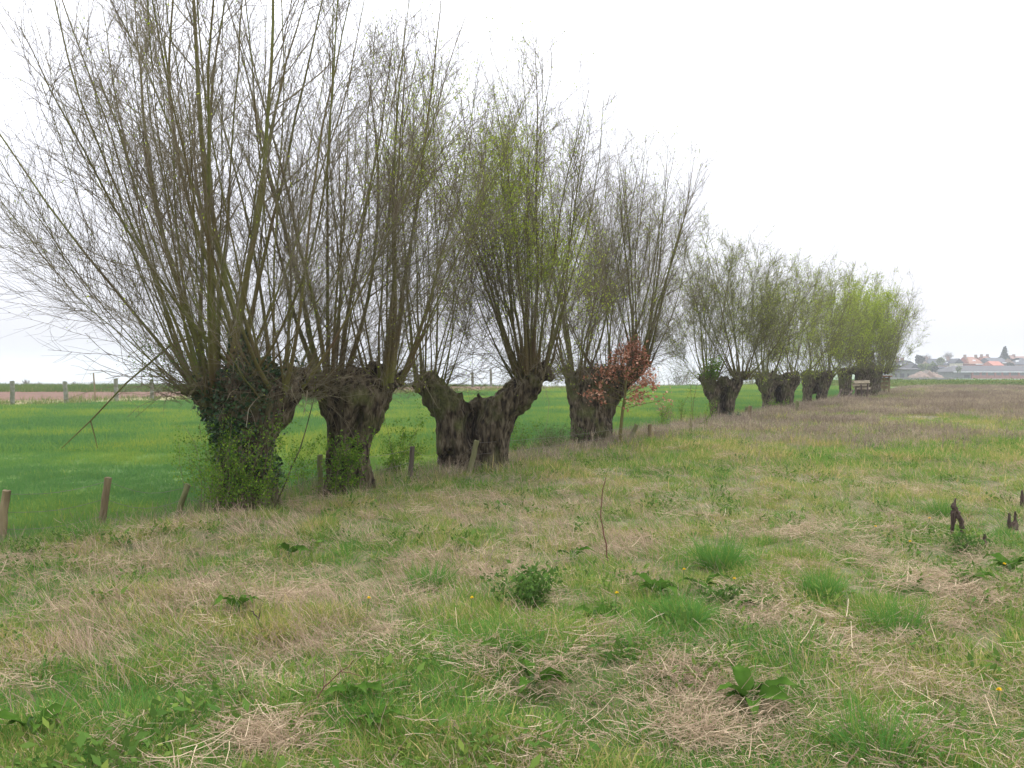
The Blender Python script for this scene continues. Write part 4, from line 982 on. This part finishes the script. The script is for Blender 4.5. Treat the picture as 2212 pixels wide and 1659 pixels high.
# ------------------------------------------------------------------ the village beyond the meadow
def U(u, v, d):                                  # a point of the far village (enlarged view units) at distance d
    return at((3100 + u / 4.036) * .60636, (1150 + v / 4.036) * .60636, d)
def vm(name, c, c2=None, s=.8):
    c2 = c2 or tuple(q * 1.3 for q in c); return mat_noise(name, [(.35, c), (.65, c2)], s, detail=5)
M['roof_slate'] = vm('slate_roof', (.035, .037, .046)); M['roof_grey'] = vm('grey_roof', (.055, .058, .066)); M['roof_orange'] = vm('orange_tile_roof', (.19, .095, .065)); M['roof_red'] = vm('red_tile_roof', (.26, .10, .07))
M['roof_brown'] = vm('brown_tile_roof', (.17, .10, .08)); M['roof_barn'] = vm('fibre_cement_roof', (.045, .044, .046)); M['wall_cream'] = vm('cream_wall', (.42, .38, .30)); M['wall_brick'] = vm('red_brick_wall', (.24, .085, .06))
M['wall_grey'] = vm('grey_render_wall', (.10, .105, .09)); M['white'] = vm('white_paint', (.75, .75, .75)); M['dark'] = vm('dark_opening', (.03, .028, .028)); M['wall_brown'] = vm('brown_brick_wall', (.20, .14, .11)); M['blue'] = vm('blue_sheet', (.30, .42, .58))
M['conifer'] = mat_noise('spruce_needles', [(0, (.016, .030, .022)), (1, (.040, .062, .045))], attr='bv'); M['bush'] = mat_noise('bush_leaf', [(0, (.07, .10, .03)), (1, (.17, .20, .07))], attr='bv'); M['bush_dark'] = mat_noise('dark_bush_leaf', [(0, (.03, .04, .03)), (1, (.06, .07, .05))], attr='bv')
M['bare'] = vm('bare_tree_bark', (.12, .10, .085)); M['earth'] = vm('dug_earth', (.10, .07, .052), (.19, .135, .10), 1.2); M['concrete'] = vm('concrete', (.19, .18, .165)); M['glass'] = vm('window_glass', (.10, .12, .14))

def prism(x0, x1, y0, y1, ze, zr, along='x', hip=0.0, over=.3):
    """a pitched roof with thickness"""
    bm = bmesh.new(); t = .18
    if along == 'x':
        ym = (y0 + y1) / 2
        a = [(x0 - over, y0 - over, ze), (x1 + over, y0 - over, ze), (x1 + over, y1 + over, ze), (x0 - over, y1 + over, ze), (x0 - over + hip, ym, zr), (x1 + over - hip, ym, zr)]
    else:
        xm = (x0 + x1) / 2
        a = [(x0 - over, y1 + over, ze), (x0 - over, y0 - over, ze), (x1 + over, y0 - over, ze), (x1 + over, y1 + over, ze), (xm, y1 + over - hip, zr), (xm, y0 - over + hip, zr)]
        a = [a[1], a[2], a[3], a[0], a[5], a[4]]
        a = [a[3], a[0], a[1], a[2], a[5], a[4]]
    vv = [bm.verts.new(q) for q in a] + [bm.verts.new((q[0], q[1], q[2] - t)) for q in a[:4]]
    for f in [(0, 1, 5, 4), (2, 3, 4, 5), (3, 0, 4), (1, 2, 5), (9, 8, 7, 6), (0, 6, 7, 1), (1, 7, 8, 2), (2, 8, 9, 3), (3, 9, 6, 0)]: bm.faces.new([vv[k_] for k_ in f])
    bmesh.ops.recalc_face_normals(bm, faces=bm.faces); return bm
def gable_wall(x0, x1, y0, y1, zb, ze, zr, along):
    bm = bmesh.new()
    if along == 'x':
        ym = (y0 + y1) / 2; base = [(x0, y0), (x1, y0), (x1, y1), (x0, y1)]; pk = [((x1, ym), 1, 2), ((x0, ym), 3, 0)]
    else:
        xm = (x0 + x1) / 2; base = [(x0, y0), (x1, y0), (x1, y1), (x0, y1)]; pk = [((xm, y0), 0, 1), ((xm, y1), 2, 3)]
    lo = [bm.verts.new((*q, zb)) for q in base]; hi = [bm.verts.new((*q, ze)) for q in base]
    for j in range(4): bm.faces.new((lo[j], lo[(j + 1) % 4], hi[(j + 1) % 4], hi[j]))
    for (p, a, b) in pk: bm.faces.new((hi[a], hi[b], bm.verts.new((*p, zr - .12))))
    return bm
def house(label, u0, u1, vr, ve, d, dep, roof, wall, along='x', chims=(), sky=(), hip=0.0, cat='house', zb=-1.7, gutter=None, name='house', wins=True):
    a, b = U(u0, vr, d), U(u1, vr, d); zr = a[2]; ze = U(u0, ve, d)[2]; x0, x1 = a[0], b[0]
    t = thing(name, label, cat, ((x0 + x1) / 2, d, zb)); y0, y1 = d, d + dep; cx = (x0 + x1) / 2
    def L(bm): bmesh.ops.translate(bm, verts=bm.verts, vec=(-cx, -d, -zb)); return bm
    obj('wall', L(gable_wall(x0, x1, y0, y1, zb, ze, zr, along)), M[wall], t)
    r = obj('roof', L(prism(x0, x1, y0, y1, ze, zr, along, hip)), M[roof], t)
    ym = (y0 + y1) / 2
    for uc in chims:
        xc = U(uc, vr, d)[0]; obj('chimney', L(box_bm(xc - .45, xc + .45, ym - .45, ym + .45, zr - .8, zr + .9)), M['wall_brown'], r)
    for (us, vs_) in sky:
        q = U(us, vs_, d); fr = (q[2] - ze) / max(zr - ze, .1); yy = y0 + fr * (ym - y0)
        bm = box_bm(q[0] - .55, q[0] + .55, yy - .35, yy + .1, q[2] - .35, q[2] + .45); obj('skylight', L(bm), M['white'], r)
    if gutter: p0, p1 = U(gutter[0], ve, d), U(gutter[1], ve, d); obj('gutter', L(box_bm(p0[0], p1[0], y0 - .55, y0 - .35, ze - .3, ze)), M['white'], r)
    if wins and ze - zb > 3.5:
        n = max(2, int((x1 - x0) / 4))
        for k_ in range(n):
            xx = x0 + (k_ + .5) * (x1 - x0) / n
            for zz_ in ([zb + 1.0] if ze - zb < 5 else [zb + 1.0, zb + 3.6]):
                w_ = obj('window', L(box_bm(xx - .6, xx + .6, y0 - .06, y0 + .05, zz_, zz_ + 1.3)), M['white'], t)
                obj('pane', L(box_bm(xx - .5, xx + .5, y0 - .09, y0 - .07, zz_ + .1, zz_ + 1.2)), M['glass'], w_)
    return t
house('slate roofed house with a skylight and red hipped end', 850, 1215, 515, 600, 385, 11, 'roof_slate', 'wall_brown', chims=(900,), sky=((1135, 537), (1128, 580)), hip=2)
house('house with a pale cream gable facing the meadow', 1218, 1332, 512, 575, 380, 12, 'roof_slate', 'wall_cream', 'y', chims=(1215,))
house('low dark roofed annex between the cream gable and the orange roof', 1336, 1424, 548, 585, 386, 9, 'roof_slate', 'wall_brown')
house('orange tiled house with a chimney at each end of its ridge', 1432, 1645, 485, 590, 378, 12, 'roof_orange', 'wall_brick', chims=(1462, 1622), sky=((1535, 545),), hip=2.2, gutter=(1510, 1612))
house('smaller orange tiled house beside the twin chimney house', 1668, 1800, 478, 560, 392, 11, 'roof_orange', 'wall_brick', chims=(1692, 1778), hip=1.5)
house('long grey roofed house in front of the spruce', 1748, 1985, 500, 570, 372, 11, 'roof_grey', 'wall_brown', gutter=(1890, 1982))
house('low outbuilding with a bright red tiled roof', 1772, 1912, 550, 612, 350, 8, 'roof_red', 'wall_brick')
house('brown gabled house partly behind the spruce', 2030, 2108, 465, 540, 405, 11, 'roof_brown', 'wall_brown', 'y')
house('brown roofed house with a tall chimney by the spruce', 2112, 2330, 478, 560, 400, 12, 'roof_brown', 'wall_brick', chims=(2170,))
house('steep grey roofed house with a skylight past the spruce', 2095, 2420, 500, 595, 365, 12, 'roof_grey', 'wall_brown', hip=6, sky=((2165, 552),))
house('bluish roofed low farm building with a white fascia', 420, 662, 536, 602, 300, 10, 'roof_grey', 'wall_grey', hip=5, chims=(480, 553), gutter=(425, 620), zb=-1.6)
house('small farm shed with a gable and dark doorways', 590, 690, 588, 655, 285, 8, 'roof_barn', 'wall_grey', 'y', cat='shed', name='farm_shed', zb=-1.6)
t = house('long grey farm stable with dark openings', 290, 720, 650, 668, 280, 7, 'roof_barn', 'wall_grey', cat='stable', name='farm_stable', zb=-1.6, wins=False)
for (ua, ub, mt_) in [(430, 490, 'dark'), (535, 562, 'dark'), (640, 710, 'wall_brown'), (360, 380, 'dark')]:
    a, b = U(ua, 690, 279.9), U(ub, 735, 279.9); obj('doorway', box_bm(a[0] - t.location.x, b[0] - t.location.x, -.12, .1, .05, 2.2), M[mt_], t)
house('white lean-to shed left of the long barn', 1115, 1215, 640, 660, 345, 6, 'roof_slate', 'white', cat='shed', name='farm_shed', zb=-1.6, wins=False)
house('dark roofed shed with a blue sheet edge behind the earth heap', 1000, 1120, 630, 695, 350, 8, 'roof_slate', 'wall_brown', cat='shed', name='farm_shed', zb=-1.6, wins=False)
# the long brick barn
d = 330; a, b = U(1340, 615, d), U(2500, 615, d); ze = U(0, 702, d)[2]; zr = a[2]; zb = -1.6
t = thing('barn', 'long low brick barn with a wide grey roof', 'barn', (a[0], d, zb))
def Lb(bm): bmesh.ops.translate(bm, verts=bm.verts, vec=(-a[0], -d, -zb)); return bm
xs0 = U(1185, 700, d)[0]
rf = obj('roof', Lb(prism(xs0, b[0], d, d + 14, ze, zr, 'x', hip=a[0] - xs0, over=.5)), M['roof_barn'], t)
obj('gutter', Lb(box_bm(xs0, b[0], d - .7, d - .55, ze - .22, ze - .04)), M['white'], rf)
xb = U(1480, 0, d)[0]; zm = U(0, 757, d)[2]
obj('wall', Lb(box_bm(xb, b[0], d + .1, d + 13, zb, zm)), M['wall_brick'], t); obj('upper_wall', Lb(box_bm(xb, b[0], d + .4, d + 12, zm, ze - .1)), M['wall_grey'], t)  # brick below, plain grey band set back between brick and eave
for uu in (1470, 1590, 1680, 1800, 1900, 2010, 2140): xx = U(uu, 0, d)[0]; obj('pilaster', Lb(box_bm(xx - .3, xx + .3, d - .12, d + .5, zb, ze - .15)), M['wall_brick'], t)
x0, x1 = U(1200, 0, d)[0], xb - .05; obj('shed_wall', Lb(box_bm(x0, x1, d + .6, d + 12, zb, ze - .1)), M['wall_grey'], t)
p0, p1 = U(1362, 747, d), U(1440, 790, d); obj('doorway', Lb(box_bm(p0[0], p1[0], d + .5, d + .7, p1[2], p0[2])), M['dark'], t)

def far_tree(name, label, u0, u1, vt, vb, d, n, lsize, mt, seed, cone=False, zb=-1.7, bare=False, cat='tree', group=None):
    rng = np.random.RandomState(seed); a, b = U(u0, vt, d), U(u1, vb, d); cx = (a[0] + b[0]) / 2; w = (b[0] - a[0]) / 2; zt = a[2]
    t = thing(name, label, cat, (cx, d + w, zb), group=group); hh = zt - zb; zc = b[2] - zb
    tr = np.array([[(0, 0, 0), (0, 0, hh * .5), (0, 0, hh * .96)]], float); v, f = tubes(tr, np.array([[.03, .018, .004]]) * hh * .6, 6); obj('trunk', mesh_np('trunk', v, f, True), M['bare'], t)
    if bare:
        P_ = grow(np.tile([[0, 0, max(zc, hh * .25)]], (12, 1)), np.stack([rng.normal(size=12) * .6, rng.normal(size=12) * .6, np.ones(12)], 1), (hh - max(zc, hh * .25)) * (.6 + .4 * rng.rand(12)), 7, .2, .3, rng)
        PR_ = taper(np.full(12, .10), 7, .03); B_, b_, _ = sprout(P_, PR_, 10, .2, 1, (25, 60), lambda t_, k_, m: hh * .16 * (.5 + rng.rand(m)), 5, .2, .3, rng, .5); C_, c_, _ = sprout(B_, taper(b_, 5, .02), 7, .2, 1, (25, 60), lambda t_, k_, m: .5 + .5 * rng.rand(m), 3, .2, .3, rng, .6)
        obj('crown', mesh_np('crown', *join([tubes(P_, PR_, 4), tubes(B_, taper(b_, 5, .02), 3), tubes(C_, taper(c_, 3, .015), 3)])), M['bare'], t); return t
    if cone:
        z = 1 - np.sqrt(rng.rand(n)); lay = np.floor(z * 12) / 12; r = 1.6 * w * (1 - z) ** .85 * (.25 + .75 * (1 - (z - lay) * 12)) * np.sqrt(rng.rand(n)) * (.85 + .3 * rng.rand(n)); aa = rng.rand(n) * 6.283
        p = np.stack([r * np.cos(aa), r * np.sin(aa), zc * .55 + z * (hh - zc * .55)], 1)
    else:
        c = rng.normal(size=(16, 3)); c = unit(c) * (rng.rand(16, 1) ** .4); k_ = rng.randint(0, 16, n)
        p = c[k_] * .68 + unit(rng.normal(size=(n, 3))) * .34 * rng.rand(n, 1) ** .4
        p = p * np.array([w, w, (hh - zc) / 2]) + np.array([0, 0, (hh + zc) / 2])
    obj('crown', leaf_mesh(p, lsize, rng, .8), M[mt], t); return t
far_tree('spruce_tree', 'dark pointed spruce rising above the village roofs', 1895, 2045, 340, 520, 388, 2600, .75, 'conifer', 801, cone=True)
far_tree('round_tree', 'dark round crowned tree above the farm roofs', 668, 806, 470, 580, 360, 1500, .8, 'bush_dark', 802)
far_tree('bare_tree', 'bare pale tree behind the slate roofed house', 1080, 1245, 450, 520, 420, 0, 0, None, 803, bare=True)
far_tree('bare_tree', 'small bare tree beside the round dark tree', 795, 865, 480, 560, 400, 0, 0, None, 804, bare=True)
far_tree('bush', 'yellow green bush in front of the slate roofed house', 820, 1015, 560, 690, 310, 1400, .6, 'bush', 805, cat='bush')
far_tree('bush', 'pale green bush by the gabled farm shed', 690, 840, 585, 700, 300, 1200, .6, 'bush', 806, cat='bush')
far_tree('bush', 'olive tree behind the skylight roof', 975, 1090, 495, 600, 376, 800, .7, 'bush', 807, cat='tree')
far_tree('bush', 'dark shrub at the corner of the earth heap', 905, 1010, 625, 700, 295, 800, .5, 'bush_dark', 808, cat='bush')
far_tree('bush', 'green shrub in front of the barn end', 1250, 1340, 620, 720, 322, 700, .5, 'bush', 809, cat='bush')
far_tree('bush', 'shrub before the steep grey roof by the barn', 1990, 2090, 575, 640, 352, 700, .5, 'bush_dark', 810, cat='bush')
far_tree('bush', 'hedge mass at the left end of the long stable', 200, 440, 600, 700, 292, 1500, .6, 'bush', 811, cat='bush')
# dug earth, wall
a, b = U(690, 700, 250), U(1215, 785, 250); rngm = np.random.RandomState(9)
gx, gy = np.meshgrid(np.linspace(-1, 1, 50), np.linspace(-1, 1, 24)); w = (b[0] - a[0]) / 2
zz = (a[2] + 1.6) * (np.clip(1 - gx ** 2, 0, 1) ** .7) * (np.clip(1 - gy ** 2, 0, 1) ** .6) * (.35 + 1.1 * fbm(gx * 6, gy * 3, 1, 4, 3)) - .1
i0 = (np.arange(23)[:, None] * 50 + np.arange(49)[None]).ravel()
o = obj('earth_heap', mesh_np('earth_heap', np.stack([gx.ravel() * w, gy.ravel() * 6, zz.ravel()], 1), np.stack([i0, i0 + 1, i0 + 51, i0 + 50], 1)), M['earth'], loc=((a[0] + b[0]) / 2, 256, -1.55)); tag(o, 'heap of brown dug earth in front of the barn', 'earth heap')
a, b = U(300, 783, 190), U(1205, 783, 190)
wl_ = thing('concrete_wall', 'low pale concrete wall below the heap of earth', 'wall', (a[0], 190, -1.6)); n = 14
for k_ in range(n):
    w = (b[0] - a[0]) / n; obj('panel', box_bm(k_ * w + .02, (k_ + 1) * w - .02, -.1, .1, 0, a[2] + 1.6 - .05 * (k_ % 3)), M['concrete'], wl_)
# bare hedges and far trees at the pasture's end and on the left horizon
for q, (px, d_, h_, lb) in enumerate([(58, 190, 3.6, 'faint narrow tree on the misty horizon behind the first grey post'), (85, 230, 3.4, 'faint bare tree beside the narrow misty tree'), (160, 240, 5, 'faint broad tree near the second grey post'), (197, 220, 3.4, 'faint low tree past the second grey post'), (320, 230, 4.2, 'faint tree showing through the low willow twigs')]):
    x = (px - 1106) / FPX * d_; z = H(x, d_); zt = EYE + (HOR - 824 + 6 * (q == 0)) / FPX * d_
    rng = np.random.RandomState(850 + q); t = thing('distant_tree', lb, 'tree', (x, d_, z)); hh = zt - z
    P_ = grow(np.zeros((9, 3)), np.stack([rng.normal(size=9) * .25, rng.normal(size=9) * .25, np.ones(9)], 1), hh * (.7 + .3 * rng.rand(9)), 7, .2, .2, rng); PR_ = taper(np.full(9, .09), 7, .04)
    B_, b_, _ = sprout(P_, PR_, 12, .2, 1, (20, 50), lambda t_, k_, m: hh * .2 * (.5 + rng.rand(m)), 5, .2, .3, rng, .6)
    v, f = tubes(P_, PR_, 4); obj('trunk', mesh_np('trunk', v, f), M['bare'], t); v, f = tubes(B_, taper(b_, 5, .03), 3); obj('crown', mesh_np('crown', v, f), M['bare'], t)
for q, (px, d_, w_, h_, lb) in enumerate([(1465, 92, 2.6, 1.5, 'brown bare hedge at the end of the pasture behind the hollow willow'), (1395, 95, 2.4, 1.1, 'brown hedge seen behind the rusty sapling'), (1620, 98, 3, 1.2, 'brown hedge seen between the hollow and forked willows'), (1120, 96, 2.5, 1.0, 'thin hedge behind the arms of the split willow')]):
    x = (px - 1106) / FPX * d_; shrub('bare_hedge', lb, 'hedge', x, d_, h_ * 1.25, w_ * 1.6, 26, 900, .09, 870 + q, M['bank_weed'], M['bare'], .9, rad=.02, twigs=9)

# ------------------------------------------------------------------ mist
hz = obj('haze', box_bm(-1350, 1350, -40, 1330, -24, 15.5)); tag(hz, 'thin pale mist lying over the fields', 'haze', kind='stuff')
hm = bpy.data.materials.new('haze_air'); hm.use_nodes = True; n, l = hm.node_tree.nodes, hm.node_tree.links; n.clear()
out = n.new('ShaderNodeOutputMaterial'); pv = n.new('ShaderNodeVolumePrincipled')
pv.inputs['Color'].default_value = (.80, .815, .87, 1); pv.inputs['Density'].default_value = .00065; pv.inputs['Anisotropy'].default_value = .2
l.new(pv.outputs[0], out.inputs['Volume']); hz.data.materials.append(hm)
